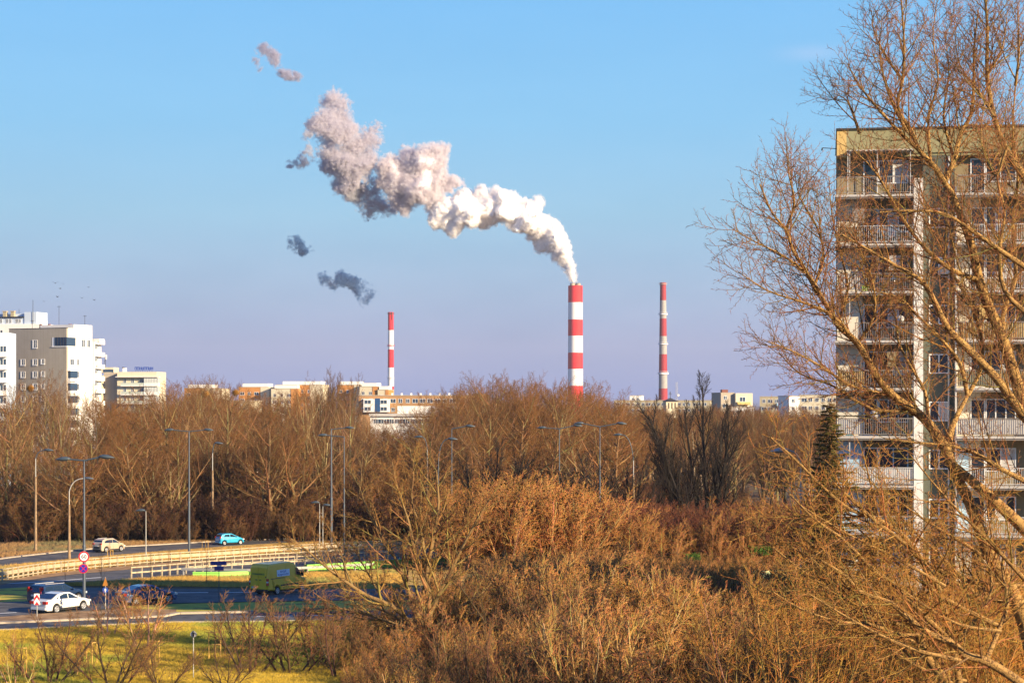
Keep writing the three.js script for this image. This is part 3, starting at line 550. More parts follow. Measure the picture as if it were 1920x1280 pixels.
{ // chapel with a double cross
  const d = 600, p = at(1257, 765, d), o = thing('chapel', 'cream chapel with a dark hipped roof and double cross by the tapered chimney', 'chapel', V(p.x, groundY(d), p.z), 0.2), h = EYE - groundY(d) - (750 - HORIZON) / F * d - 0.4;
  part('wall', boxGeo(-1.8, 1.8, 0, h, -1.8, 1.8), M.palePlaster, o);
  for (const x of [-1.0, 0, 1.0]) part('window', boxGeo(x - 0.22, x + 0.22, h - 2.2, h - 0.4, 1.8, 1.84), M.railDark, o);
  part('roof', new THREE.ConeGeometry(3.0, 1.1, 4).rotateY(Math.PI / 4).translate(0, h + 0.55, 0), std(rgb(0.05, 0.045, 0.045), 0.7), o);
  part('cross', new GB().box(-0.07, 0.07, h + 1.0, h + 3.0, -0.06, 0.06).box(-0.42, 0.42, h + 2.1, h + 2.24, -0.05, 0.05).box(-0.26, 0.26, h + 2.52, h + 2.64, -0.05, 0.05).build(), M.black, o);
}
{ // lattice mast
  const d = 1500, p = at(1269, 750, d), g = new GB(), o = thing('lattice_mast', 'thin pale lattice mast just right of the tapered chimney', 'mast', V(p.x, groundY(d), p.z)), h = EYE - groundY(d) + (HORIZON - 716) / F * d;
  for (const [x, z] of [[-1, -1], [1, -1], [1, 1], [-1, 1]]) g.tube([V(x * 0.9, 0, z * 0.9), V(x * 0.45, h, z * 0.45)], 0.1, 4);
  for (let k = 0; k < 14; k++) { const y = h * k / 14, y2 = h * (k + 1) / 14, s = k % 2 ? 1 : -1, w = lerp(0.9, 0.45, k / 14); g.tube([V(-w * s, y, w), V(w * s, y2, w)], 0.07, 4); g.tube([V(w, y, -w * s), V(w, y2, w * s)], 0.07, 4); }
  part('lattice', g.build(), std(rgb(0.5, 0.5, 0.52), 0.6), o); part('antenna_drum', new THREE.CylinderGeometry(0.9, 0.9, 0.8, 14).rotateX(Math.PI / 2).translate(1.2, h - 10, 1), M.white, o);
}
// ---------- chimneys, smoke, birds ----------
function chimney(label, px, d, pyTop, wTop, pyLow, wLow, bands, rings, red, white, extra) {
  // bands: rows of the view at which the paint changes, from the top; the first band is red
  const foot = at(px, HORIZON, d), o = thing('chimney', label, 'chimney', V(foot.x, groundY(d), foot.z), 0, 'banded power plant chimneys'), y = (py) => EYE - groundY(d) + (HORIZON - py) / F * d, r = (py) => lerp(wTop, wLow, (py - pyTop) / (pyLow - pyTop)) / F * d / 2;
  const rows = [pyTop, ...bands], last = HORIZON + (EYE - groundY(d)) * F / d;
  rows.push(last);
  for (let k = 0; k < rows.length - 1; k++) { const a = rows[k], b = rows[k + 1], g = new THREE.CylinderGeometry(r(a), r(b), y(a) - y(b), 40, 1, true); g.translate(0, (y(a) + y(b)) / 2, 0); part(k % 2 ? 'white_band' : 'red_band', g, k % 2 ? white : red, o); }
  part('rim', new THREE.CylinderGeometry(r(pyTop) * 0.985, r(pyTop) * 0.985, 0.6, 40).translate(0, y(pyTop) - 0.32, 0), M.darkMetal, o);
  for (const [py, m, w] of rings) { const p = part('gallery', new THREE.CylinderGeometry(r(py) + 1.1, r(py) + 1.1, w, 40).translate(0, y(py), 0), m, o); part('gallery_rail', new THREE.TorusGeometry(r(py) + 1.15, 0.12, 5, 40).rotateX(Math.PI / 2).translate(0, y(py) + w / 2 + 1.0, 0), m, p); }
  extra?.(o, y, r);
  return o;
}
const chim = (a, b, f, s, rough = 0.75) => new THREE.MeshStandardMaterial({ roughness: rough, map: (() => { const t = texture(128, 1, (u, v) => mix3(a, b, 0.5 * fbm2(u, v, f, 4, s) + 0.5 * fbm2(u, 0.3 + 0.06 * v, f * 3, 3, s + 50))); t.repeat.set(3, 1); return t; })() });
const redA = chim([206, 14, 34], [226, 26, 44], 8, 201), redB = chim([214, 26, 36], [232, 44, 50], 8, 202), redC = chim([136, 34, 46], [172, 56, 66], 10, 203), whiteA = chim([226, 224, 222], [242, 240, 238], 8, 204), whiteC = chim([132, 128, 126], [188, 182, 178], 12, 205);
const ladder = (o, y, r, top, low, n) => { const g = new GB(); g.box(-0.35, 0.35, 0, y(top), r(low) * 0.9, r(low) + 0.5); };
chimney('thin red and white chimney at the end of the orange blocks', 732.5, 2500, 585, 10.4, 742, 12, [619, 655, 689, 724], [[588, M.darkMetal, 0.6], [648, redA, 0.7], [709, std(rgb(0.45, 0.42, 0.42), 0.7), 0.7]], redA, whiteA, (o, y, r) => { const g = new GB(); g.box(r(590) * 0.45, r(590) * 0.6, y(600), y(585), r(590) * 0.8, r(590) + 0.6); part('crown_plate', g.build(), M.darkMetal, o); });
chimney('thick red and white chimney with two flues and white smoke', 1079, 2200, 535.5, 27, 740, 28.5, [567, 599, 629.5, 661, 691.5, 723], [], redB, whiteA, (o, y, r) => {
  for (const [x, z] of [[-0.42, 0.25], [0.38, 0.2], [0, -0.45]]) { const f = part('flue', new THREE.CylinderGeometry(r(535) * 0.34, r(535) * 0.34, 4, 24).translate(x * r(535), y(535.5) + 0.6, z * r(535)), M.concrete, o); part('flue_mouth', new THREE.CylinderGeometry(r(535) * 0.29, r(535) * 0.29, 0.2, 24).translate(x * r(535), y(535.5) + 2.62, z * r(535)), M.black, f); }
  part('deck', new THREE.CylinderGeometry(r(535) * 0.97, r(535) * 0.97, 0.4, 40).translate(0, y(536), 0), M.concrete, o);
});
chimney('tapered dull red and grey chimney with three pale gallery rings', 1243.5, 1800, 529.5, 11, 748, 17, [563, 597, 630, 664, 698, 728], [[533, std(rgb(0.55, 0.4, 0.35), 0.8), 0.5], [589, whiteA, 1.0], [645, whiteA, 0.9], [700, whiteA, 1.6]], redC, whiteC);

const vn3 = (() => {
  const h = (x, y, z) => { let k = Math.imul(x, 374761393) ^ Math.imul(y, 668265263) ^ Math.imul(z, 1440662683); k = Math.imul(k ^ (k >>> 13), 1274126177); return ((k ^ (k >>> 16)) >>> 0) / 4294967296; };
  return (x, y, z) => { const xi = Math.floor(x), yi = Math.floor(y), zi = Math.floor(z), s = (t) => t * t * (3 - 2 * t), u = s(x - xi), v = s(y - yi), w = s(z - zi); return lerp(lerp(lerp(h(xi, yi, zi), h(xi + 1, yi, zi), u), lerp(h(xi, yi + 1, zi), h(xi + 1, yi + 1, zi), u), v), lerp(lerp(h(xi, yi, zi + 1), h(xi + 1, yi, zi + 1), u), lerp(h(xi, yi + 1, zi + 1), h(xi + 1, yi + 1, zi + 1), u), v), w); };
})();
const billow = (x, y, z, o) => { let a = 0, w = 0.5, t = 0, f = 1; for (let k = 0; k < o; k++) { a += w * Math.abs(2 * vn3(x * f + 7 * k, y * f + 3 * k, z * f) - 1); t += w; w *= 0.55; f *= 2.1; } return a / t; };
// A field that is positive inside the smoke; its dense heart is meshed and loose specks float round it.
function smoke(label, d, blobs, color, o) {
  // blobs: [px, py, radius in pixels, depth offset in radii]; o.specks: how many, how large, and the range of the field they fill
  const k = d / F, B = blobs.map(([x, y, r, dz = 0]) => { const p = at(x, y, d); p.z += dz * r * k; return { x: p.x, y: p.y, z: p.z, r: r * k }; });
  const S = o.scale, C = o.cell, pad = 20, lo = V(1e9, 1e9, 1e9), hi = V(-1e9, -1e9, -1e9);
  for (const b of B) { lo.min(V(b.x - b.r * 1.3, b.y - b.r * 1.3, b.z - b.r * 1.3)); hi.max(V(b.x + b.r * 1.3, b.y + b.r * 1.3, b.z + b.r * 1.3)); }
  lo.subScalar(pad); hi.addScalar(pad);
  const nx = Math.ceil((hi.x - lo.x) / C), ny = Math.ceil((hi.y - lo.y) / C), nz = Math.ceil((hi.z - lo.z) / C), field = new Float32Array(nx * ny * nz).fill(-99), far = pad + S * o.warp * 2.6;
  const f1 = 1 / (S * 1.9), f2 = 1 / (S * 0.75), wk = S * 1.6 * o.warp;
  for (let iz = 0, n = 0; iz < nz; iz++) for (let iy = 0; iy < ny; iy++) for (let ix = 0; ix < nx; ix++, n++) {
    const x = lo.x + ix * C, y = lo.y + iy * C, z = lo.z + iz * C; let m = -1e9;
    for (const b of B) { const dd = b.r - Math.hypot(x - b.x, y - b.y, z - b.z); if (dd > m) m = dd; }
    if (m < -far || m > far) { field[n] = m; continue; }
    const wx = x + wk * (vn3(x * f1 + 3, y * f1, z * f1) - 0.5 + 0.5 * (vn3(x * f2, y * f2 + 31, z * f2) - 0.5)), wy = y + wk * (vn3(x * f1 + 71, y * f1, z * f1) - 0.5 + 0.5 * (vn3(x * f2 + 12, y * f2 + 31, z * f2) - 0.5)), wz = z + wk * (vn3(x * f1 + 133, y * f1, z * f1) - 0.5 + 0.5 * (vn3(x * f2, y * f2 + 81, z * f2 + 7) - 0.5));
    const bl = billow(wx / S, wy / S, wz / S, 5); let sum = 0;
    for (const b of B) { const r = b.r * (1.06 - o.amp * (0.62 - bl)), dd = r - Math.hypot(wx - b.x, wy - b.y, wz - b.z); if (dd > -30) sum += Math.exp(dd / o.join); }
    field[n] = sum > 0 ? Math.min(60, o.join * Math.log(sum)) : -60;
  }
  const pos = [], idx = [], val = (i, j, l) => field[(l * ny + j) * nx + i];
  const wispAt = (x, y, z) => { const s = o.wispScale ?? 1, w = vn3(x * 0.04 * s + 9, y * 0.04 * s, z * 0.04 * s) * 0.5 + vn3(x * 0.1 * s, y * 0.1 * s + 4, z * 0.1 * s) * 0.32 + vn3(x * 0.26 * s, y * 0.26 * s + 4, z * 0.26 * s) * 0.18; return smooth(o.wisp, o.wisp + 0.2, w); };
  const layer = (iso) => {
    const cell = new Int32Array(nx * ny * nz).fill(-1);
    for (let l = 0; l < nz - 1; l++) for (let j = 0; j < ny - 1; j++) for (let i = 0; i < nx - 1; i++) {
      let inside = 0; const v = []; for (let q = 0; q < 8; q++) { const f = val(i + (q & 1), j + ((q >> 1) & 1), l + (q >> 2)) - iso; v.push(f); if (f > 0) inside++; }
      if (!inside || inside === 8) continue;
      let x = 0, y = 0, z = 0, n = 0;
      for (const [a, b] of EDGES) if (v[a] > 0 !== v[b] > 0) { const t = v[a] / (v[a] - v[b]); x += lerp(a & 1, b & 1, t); y += lerp((a >> 1) & 1, (b >> 1) & 1, t); z += lerp(a >> 2, b >> 2, t); n++; }
      const X = lo.x + (i + x / n) * C, Y = lo.y + (j + y / n) * C, Z = lo.z + (l + z / n) * C; cell[(l * ny + j) * nx + i] = pos.length / 3; pos.push(X, Y, Z);
    }
    const at3 = (i, j, l) => cell[(l * ny + j) * nx + i], quad = (a, b, c, e, flip) => { if (a < 0 || b < 0 || c < 0 || e < 0) return; flip ? idx.push(a, c, b, a, e, c) : idx.push(a, b, c, a, c, e); };
    for (let l = 1; l < nz - 1; l++) for (let j = 1; j < ny - 1; j++) for (let i = 1; i < nx - 1; i++) {
      const s = val(i, j, l) > iso;
      if (s !== val(i + 1, j, l) > iso) quad(at3(i, j - 1, l - 1), at3(i, j, l - 1), at3(i, j, l), at3(i, j - 1, l), !s);
      if (s !== val(i, j + 1, l) > iso) quad(at3(i - 1, j, l - 1), at3(i - 1, j, l), at3(i, j, l), at3(i, j, l - 1), !s);
      if (s !== val(i, j, l + 1) > iso) quad(at3(i - 1, j - 1, l), at3(i, j - 1, l), at3(i, j, l), at3(i - 1, j, l), !s);
    }
  };
  if (o.heart !== null) layer(o.heart);
  const R = rng(o.seed ?? 3), live = []; for (let l = 1; l < nz - 2; l++) for (let j = 1; j < ny - 2; j++) for (let i = 1; i < nx - 2; i++) { const f = val(i, j, l); if (f > o.specks.from && f < (o.specks.to ?? 1e9)) live.push((l * ny + j) * nx + i); }
  const group = new THREE.Group(); group.name = numbered('smoke_cloud'); scene.add(group); tag(group, label, 'smoke', null, 'stuff');
  const mat = new THREE.MeshStandardMaterial({ color, roughness: 1, side: THREE.DoubleSide });
  if (idx.length) { const g = new THREE.BufferGeometry(); g.setAttribute('position', new THREE.Float32BufferAttribute(pos, 3)); g.setIndex(idx); g.computeVertexNormals(); smokeTriangles += idx.length / 3; part('dense_smoke', g, mat, group); }
  // loose smoke round the heart: clumps of tiny specks, thinning outwards
  const places = []; for (let n = 0, tries = 0; n < o.specks.n && tries < o.specks.n * 80; tries++) {
    const c = live[Math.floor(R() * live.length)], i = c % nx, j = Math.floor(c / nx) % ny, l = Math.floor(c / nx / ny), u = R(), v = R(), w = R();
    const f = lerp(lerp(lerp(val(i, j, l), val(i + 1, j, l), u), lerp(val(i, j + 1, l), val(i + 1, j + 1, l), u), v), lerp(lerp(val(i, j, l + 1), val(i + 1, j, l + 1), u), lerp(val(i, j + 1, l + 1), val(i + 1, j + 1, l + 1), u), v), w);
    const x = lo.x + (i + u) * C, y = lo.y + (j + v) * C, z = lo.z + (l + w) * C;
    let p = smooth(o.specks.from, o.specks.full, f); p *= p; if (o.wisp !== undefined) p *= wispAt(x, y, z); if (R() > p) continue;
    places.push([x, y, z]); n++;
  }
  const loose = new THREE.MeshPhysicalMaterial({ color, roughness: 1, transmission: 0.5, thickness: 0, specularIntensity: 0, side: THREE.DoubleSide });
  const inst = new THREE.InstancedMesh(clump, loose, places.length), m = new THREE.Matrix4(), e = new THREE.Euler(), qq = new THREE.Quaternion(), sc = o.specks.clump ?? 1;
  places.forEach((p, k) => { const s = sc * (0.7 + 0.7 * R()); m.compose(V(...p), qq.setFromEuler(e.set(R() * 7, R() * 7, R() * 7)), V(s, s, s)); inst.setMatrixAt(k, m); });
  inst.name = 'loose_smoke'; inst.userData.kind = 'stuff'; inst.castShadow = inst.receiveShadow = true; group.add(inst);
  return group;
}
const clump = (() => { // 140 specks in a ball about 2 m across
  const R = rng(404), p = [], n = [];
  for (let k = 0; k < 140; k++) { const d = V(R() - 0.5, R() - 0.5, R() - 0.5).normalize().multiplyScalar(1.9 * Math.pow(R(), 0.6)), nr = V(R() - 0.5, R() - 0.5, R() - 0.5).normalize(), A = V(R() - 0.5, R() - 0.5, R() - 0.5).cross(nr).normalize(), B = nr.clone().cross(A), s = 0.085 + 0.085 * R(); for (let q = 0; q < 3; q++) { const a = q * 2.0944, c = Math.cos(a) * s, t = Math.sin(a) * s; p.push(d.x + A.x * c + B.x * t, d.y + A.y * c + B.y * t, d.z + A.z * c + B.z * t); n.push(nr.x, nr.y, nr.z); } }
  const g = new THREE.BufferGeometry(); g.setAttribute('position', new THREE.Float32BufferAttribute(p, 3)); g.setAttribute('normal', new THREE.Float32BufferAttribute(n, 3)); return g;
})();
let smokeTriangles = 0;
const EDGES = [[0, 1], [2, 3], [4, 5], [6, 7], [0, 2], [1, 3], [4, 6], [5, 7], [0, 4], [1, 5], [2, 6], [3, 7]];
smoke('dense white smoke rising from the thick chimney', 2200, [
  [1077, 526, 5], [1076, 517, 7.5], [1072, 505, 11], [1065, 491, 15], [1055, 474, 19], [1042, 458, 22], [1026, 443, 25], [1008, 427, 27], [990, 409, 30, 0.3], [970, 396, 31, -0.3], [1013, 383, 11], [1002, 392, 13], [1034, 420, 14], [948, 389, 30, 0.4], [925, 393, 29], [900, 397, 33, -0.4], [872, 397, 32, 0.3], [843, 396, 28], [830, 408, 20], [850, 428, 15], [872, 366, 17], [905, 367, 16], [940, 365, 15], [965, 373, 13],
], rgb(0.97, 0.94, 0.93), { scale: 15, amp: 0.7, warp: 0.42, join: 2, cell: 1.25, heart: 0.6, seed: 21, specks: { n: 9000, from: -3.2, full: 0.5, to: 2 } });
smoke('rosy middle cloud of smoke between the white plume and the oldest puff', 2200, [
  [792, 308, 36, 0.3], [815, 284, 21], [760, 300, 31, -0.3], [746, 340, 38], [778, 350, 40, 0.4], [744, 376, 20], [800, 345, 30], [735, 318, 20], [812, 372, 14], [806, 386, 10],
], rgb(0.86, 0.82, 0.85), { scale: 20, amp: 0.9, warp: 0.55, join: 3, cell: 1.5, heart: 3.5, seed: 22, specks: { n: 17000, from: -6.5, full: 4.5, to: 5 } });
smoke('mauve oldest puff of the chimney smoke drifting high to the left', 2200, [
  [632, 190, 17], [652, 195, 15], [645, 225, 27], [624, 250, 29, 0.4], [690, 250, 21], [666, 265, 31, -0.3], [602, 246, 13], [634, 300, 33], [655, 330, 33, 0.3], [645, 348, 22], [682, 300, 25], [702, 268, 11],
], rgb(0.76, 0.73, 0.79), { scale: 23, amp: 1.05, warp: 0.65, join: 3.6, cell: 1.7, heart: 9, seed: 23, specks: { n: 21000, from: -9, full: 9, to: 11 } });  // mauve tint puts the weaker light on old smoke into its colour
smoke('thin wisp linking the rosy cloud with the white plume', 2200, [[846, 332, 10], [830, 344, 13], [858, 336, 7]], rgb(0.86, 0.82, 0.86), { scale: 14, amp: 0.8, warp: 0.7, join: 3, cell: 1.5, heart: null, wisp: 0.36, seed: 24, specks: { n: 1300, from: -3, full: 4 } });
smoke('thin veil tinted blue for shade under the mauve puff', 2230, [[700, 352, 36], [672, 362, 30], [722, 376, 25], [650, 346, 26], [700, 385, 14], [732, 372, 14]], rgb(0.7, 0.71, 0.78), { scale: 22, amp: 0.9, warp: 0.9, join: 4, cell: 1.8, heart: null, wisp: 0.4, wispScale: 1.3, seed: 25, specks: { n: 4200, from: -6, full: 8 } });  // blue tint stands for the shaded underside of the puff
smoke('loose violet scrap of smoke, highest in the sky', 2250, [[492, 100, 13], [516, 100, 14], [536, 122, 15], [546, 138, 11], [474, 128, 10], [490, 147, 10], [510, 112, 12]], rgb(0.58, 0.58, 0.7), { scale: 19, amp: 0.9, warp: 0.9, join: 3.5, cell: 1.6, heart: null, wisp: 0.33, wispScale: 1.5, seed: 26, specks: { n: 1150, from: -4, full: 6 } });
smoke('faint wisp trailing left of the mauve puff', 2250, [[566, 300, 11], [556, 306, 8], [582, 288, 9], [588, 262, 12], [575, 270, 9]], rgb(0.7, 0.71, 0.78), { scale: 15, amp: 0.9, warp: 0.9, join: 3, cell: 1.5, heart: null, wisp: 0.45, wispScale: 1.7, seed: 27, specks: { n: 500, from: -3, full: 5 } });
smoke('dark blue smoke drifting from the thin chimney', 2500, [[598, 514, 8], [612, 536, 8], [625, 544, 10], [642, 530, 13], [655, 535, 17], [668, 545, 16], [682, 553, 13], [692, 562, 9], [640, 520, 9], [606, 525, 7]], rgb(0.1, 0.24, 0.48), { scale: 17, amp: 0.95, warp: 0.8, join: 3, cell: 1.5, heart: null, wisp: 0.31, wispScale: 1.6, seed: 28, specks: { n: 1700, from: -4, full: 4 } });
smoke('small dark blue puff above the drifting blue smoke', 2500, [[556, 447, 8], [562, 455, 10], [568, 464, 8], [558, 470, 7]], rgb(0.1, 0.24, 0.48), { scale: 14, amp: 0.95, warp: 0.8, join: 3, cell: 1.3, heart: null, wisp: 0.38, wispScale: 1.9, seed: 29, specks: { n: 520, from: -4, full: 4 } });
{ // birds
  const birds = [[103, 530.5, 0.3], [117.5, 532, 1.1], [112, 541, 0.8], [107, 556.5, 0.4], [165, 538.5, 0.9], [153, 558.5, 0.2], [176, 562.5, 2.4], [82, 565, 0.2]];
  const wing = (s) => { const sh = new THREE.Shape(); sh.moveTo(0, 0.09); sh.quadraticCurveTo(0.35 * s, 0.2, 0.62 * s, 0.02); sh.quadraticCurveTo(0.3 * s, 0.02, 0, -0.09); return new THREE.ExtrudeGeometry(sh, { depth: 0.02, bevelEnabled: false }).rotateX(-Math.PI / 2).rotateZ(0.45 * s); };
  const b = thing('bird', 'tiny dark bird flying above the pale blocks', 'bird', at(birds[0][0], birds[0][1], 330), birds[0][2], 'birds circling above the pale blocks'), dark = std(rgb(0.07, 0.07, 0.09), 0.9);
  part('body', new THREE.SphereGeometry(1, 10, 8).scale(0.09, 0.08, 0.26), dark, b); part('wing', wing(1), dark, b); part('wing', wing(-1), dark, b); part('tail', new THREE.ConeGeometry(0.07, 0.2, 6).rotateX(-Math.PI / 2).scale(1, 0.3, 1).translate(0, 0, 0.3), dark, b);
  birds.slice(1).forEach(([x, y, r], k) => copyOf(b, at(x, y, 320 + k * 9), r * 3, 0.55 + 0.1 * (k % 3)));
}
// ---------- bare trees and shrubs ----------
M.bark = new THREE.MeshStandardMaterial({ color: rgb(0.78, 0.66, 0.51), vertexColors: true, roughness: 0.95 });
const T1 = V(0, 0, 0), T2 = V(0, 0, 0);
M.woodBark = new THREE.MeshStandardMaterial({ color: rgb(0.6, 0.535, 0.44), vertexColors: true, roughness: 0.95 });
const barkOf = (kind) => (['spreading', 'upright', 'birch', 'whiteLimbs', 'round'].includes(kind) ? M.woodBark : M.bark);
function bend(dir, R, w, up) { dir.x += (R() - 0.5) * w; dir.y += (R() - 0.5) * w + up; dir.z += (R() - 0.5) * w; return dir.normalize(); }
function sprout(dir, ang, az) { // a direction at an angle from dir
  T1.set(0, 1, 0); if (Math.abs(dir.y) > 0.95) T1.set(1, 0, 0); T1.cross(dir).normalize(); T2.crossVectors(dir, T1);
  return dir.clone().multiplyScalar(Math.cos(ang)).addScaledVector(T1, Math.sin(ang) * Math.cos(az)).addScaledVector(T2, Math.sin(ang) * Math.sin(az)).normalize();
}
function leaf(buf, p, o, R) { // one dry leaf left on a twig
  const s = o.size * (0.6 + 0.8 * R()), n = V(R() - 0.5, R() - 0.5, R() - 0.5).normalize(), a = V(R() - 0.5, R() - 0.9, R() - 0.5).cross(n).normalize(), b = n.clone().cross(a), k = buf.count, t = 0.7 + 0.6 * R();
  buf.color = o.color.map((c) => c * t);
  for (const [x, y] of [[0, 0], [0.5, 0.32], [1, 0], [0.5, -0.32]]) buf.v(p.x + (a.x * x + b.x * y) * s, p.y + (a.y * x + b.y * y) * s, p.z + (a.z * x + b.z * y) * s, n.x, n.y, n.z);
  buf.i.push(k, k + 1, k + 2, k, k + 2, k + 3);
}
// one branch and everything that grows on it. o holds one entry per level in each list.
function branch(W, T, R, o, p, dir, len, r, lv) {
  const last = o.seg.length - 1, segs = o.seg[lv], buf = lv <= o.woodLevel ? W : T, col = o.col[lv];
  buf.color = o.vary ? col.map((c) => c * (1 - o.vary + 2 * o.vary * R())) : col;
  if (lv === last && segs === 1) {
    const q = p.clone().addScaledVector(bend(dir, R, o.wig[lv], o.trop[lv]), len); buf.spike(p, q, r);
    if (o.leaf && R() < o.leaf.share) leaf(buf, q, o.leaf, R);
    return;
  }
  const pts = [p.clone()], rad = [r], dirs = [dir.clone()], d = dir.clone(), q = p.clone();
  for (let k = 1; k <= segs; k++) { bend(d, R, o.wig[lv], o.trop[lv]); q.addScaledVector(d, len / segs); pts.push(q.clone()); dirs.push(d.clone()); rad.push(r * lerp(1, o.tip[lv], k / segs)); }
  buf.tube(pts, rad, o.sides[lv]);
  if (lv === last) return;
  grow(W, T, R, o, pts, rad, len, lv);
}
function grow(W, T, R, o, pts, rad, len, lv) {
  const segs = pts.length - 1, n = Math.max(1, Math.round(o.n[lv] * (0.8 + 0.4 * R()))); let az = R() * 7;
  for (let k = 0; k < n; k++) {
    const t = o.start[lv] + (1 - o.start[lv]) * ((k + 0.2 + 0.7 * R()) / n), f = Math.min(segs - 1e-4, t * segs), i = Math.floor(f), u = f - i;
    const p = pts[i].clone().lerp(pts[i + 1], u), d = pts[i + 1].clone().sub(pts[i]).normalize(), rr = lerp(rad[i], rad[i + 1], u);
    az += 2.4 + (R() - 0.5); const shape = o.taper[lv], cl = len * o.ratio[lv] * (1 - shape * (t - o.start[lv]) / (1 - o.start[lv])) * (0.65 + 0.7 * R());
    branch(W, T, R, o, p, sprout(d, o.ang[lv] * (0.75 + 0.5 * R()), az), cl, Math.max(o.minR, Math.min(rr * 0.75, rr * o.rr[lv])), lv + 1);
  }
}
function plant(seed, o) {
  const R = rng(seed), W = new GB(), T = new GB(), stems = o.stems ?? 1;
  for (let k = 0; k < stems; k++) {
    const a = k / stems * 6.28 + R(), lean = o.leader && !k ? 0.03 : stems > 1 ? o.lean * (0.4 + 0.8 * R()) : 0.06 * R(), h = o.h * (o.leader && !k ? 1.12 : stems > 1 ? 0.75 + 0.35 * R() : 1) * (o.leader && k ? 1.02 : 1);
    branch(W, T, R, o, V(Math.cos(a) * (o.spread ?? 0) * R(), -0.3, Math.sin(a) * (o.spread ?? 0) * R()), V(Math.cos(a) * lean, 1, Math.sin(a) * lean).normalize(), h, o.r * (stems > 1 ? 0.7 + 0.5 * R() : 1), 0);
  }
  return { wood: W.build(), twigs: T.build(), tris: (W.i.length + T.i.length) / 3 };
}
const brown = { wood: [0.36, 0.25, 0.135], limb: [0.44, 0.3, 0.145], twig: [0.24, 0.125, 0.045], fine: [0.23, 0.105, 0.03] };
const five = (a, b, c) => [a, a, b, b, c];
const SPEC = {
  spreading: { h: 17, r: 0.36, seg: [8, 7, 5, 3, 1], sides: [8, 6, 4, 3, 3], wig: [0.14, 0.22, 0.3, 0.35, 0.3], trop: [0.05, 0.07, 0.07, 0.06, 0.06], tip: [0.25, 0.2, 0.25, 0.3, 0.2], n: [13, 9, 8, 5], minR: 0.012, start: [0.22, 0.2, 0.12, 0.08], ratio: [0.62, 0.42, 0.42, 0.5], taper: [0.6, 0.5, 0.5, 0.4], ang: [0.75, 0.7, 0.65, 0.6], rr: [0.62, 0.58, 0.5, 0.6], woodLevel: 1, col: [brown.wood, brown.limb, [0.34, 0.21, 0.09], brown.twig, brown.fine], vary: 0.22 },
};
SPEC.round = { ...SPEC.spreading, h: 15, n: [19, 12, 10, 7], start: [0.18, 0.15, 0.1, 0.05], ratio: [0.7, 0.4, 0.42, 0.5], ang: [0.9, 0.75, 0.7, 0.6], col: [brown.wood, brown.limb, [0.3, 0.165, 0.06], [0.3, 0.145, 0.042], [0.32, 0.145, 0.034]] };
SPEC.upright = { ...SPEC.spreading, h: 18, n: [17, 8, 8, 5], start: [0.14, 0.15, 0.1, 0.05], ratio: [0.5, 0.42, 0.42, 0.5], ang: [0.5, 0.5, 0.55, 0.55], trop: [0.05, 0.12, 0.1, 0.08, 0.06], col: [[0.22, 0.16, 0.1], [0.24, 0.16, 0.09], [0.22, 0.13, 0.06], [0.2, 0.11, 0.045], [0.19, 0.095, 0.035]] };
SPEC.birch = { ...SPEC.spreading, h: 18, r: 0.2, n: [16, 8, 7, 6], start: [0.25, 0.15, 0.1, 0.05], ratio: [0.46, 0.42, 0.45, 0.6], ang: [0.6, 0.6, 0.6, 0.5], trop: [0.04, 0.1, 0.02, -0.05, -0.12], col: [[0.62, 0.54, 0.4], [0.5, 0.4, 0.25], [0.34, 0.22, 0.1], brown.twig, [0.22, 0.105, 0.038]] };
SPEC.whiteLimbs = { ...SPEC.spreading, h: 17, r: 0.26, n: [11, 8, 8, 5], start: [0.2, 0.2, 0.1, 0.05], ratio: [0.7, 0.4, 0.42, 0.5], ang: [0.55, 0.55, 0.6, 0.6], trop: [0.05, 0.09, 0.08, 0.06, 0.05], col: [[0.55, 0.45, 0.3], [0.56, 0.44, 0.26], [0.42, 0.3, 0.15], brown.twig, brown.fine] };
SPEC.dark = { ...SPEC.upright, h: 15, r: 0.3, stems: 7, leader: true, lean: 0.5, spread: 0.7, n: [13, 9, 8, 5], ratio: [0.34, 0.42, 0.42, 0.5], start: [0.2, 0.15, 0.1, 0.05], minR: 0.014, col: [[0.02, 0.016, 0.014], [0.02, 0.016, 0.014], [0.022, 0.017, 0.015], [0.03, 0.022, 0.018], [0.035, 0.025, 0.02]], vary: 0.15 };
const shrub = { h: 4.6, r: 0.06, stems: 8, lean: 0.5, spread: 0.7, seg: [6, 4, 3, 1], sides: [5, 3, 3, 3], wig: [0.22, 0.34, 0.4, 0.4], trop: [0.04, 0.06, 0.05, 0.04], tip: [0.25, 0.25, 0.3, 0.2], n: [10, 8, 7], start: [0.15, 0.1, 0.05], ratio: [0.36, 0.46, 0.55], taper: [0.55, 0.4, 0.3], ang: [0.55, 0.62, 0.62], rr: [0.6, 0.6, 0.75], minR: 0.011, woodLevel: 0, vary: 0.3 };
SPEC.russet = { ...shrub, leaf: { share: 0.28, size: 0.09, color: [0.74, 0.34, 0.105] }, col: [[0.46, 0.32, 0.17], [0.52, 0.32, 0.15], [0.55, 0.31, 0.12], [0.57, 0.305, 0.105]] };
SPEC.mossy = { ...shrub, leaf: { share: 0.15, size: 0.11, color: [0.46, 0.27, 0.05] }, h: 5.4, stems: 7, n: [10, 8, 6], col: [[0.36, 0.28, 0.07], [0.38, 0.27, 0.06], [0.36, 0.22, 0.06], [0.36, 0.2, 0.06]] };
SPEC.redStem = { ...shrub, leaf: { share: 0.12, size: 0.11, color: [0.3, 0.1, 0.05] }, h: 4.4, stems: 14, lean: 0.42, col: [[0.16, 0.07, 0.045], [0.18, 0.07, 0.04], [0.2, 0.075, 0.045], [0.2, 0.08, 0.045]] };
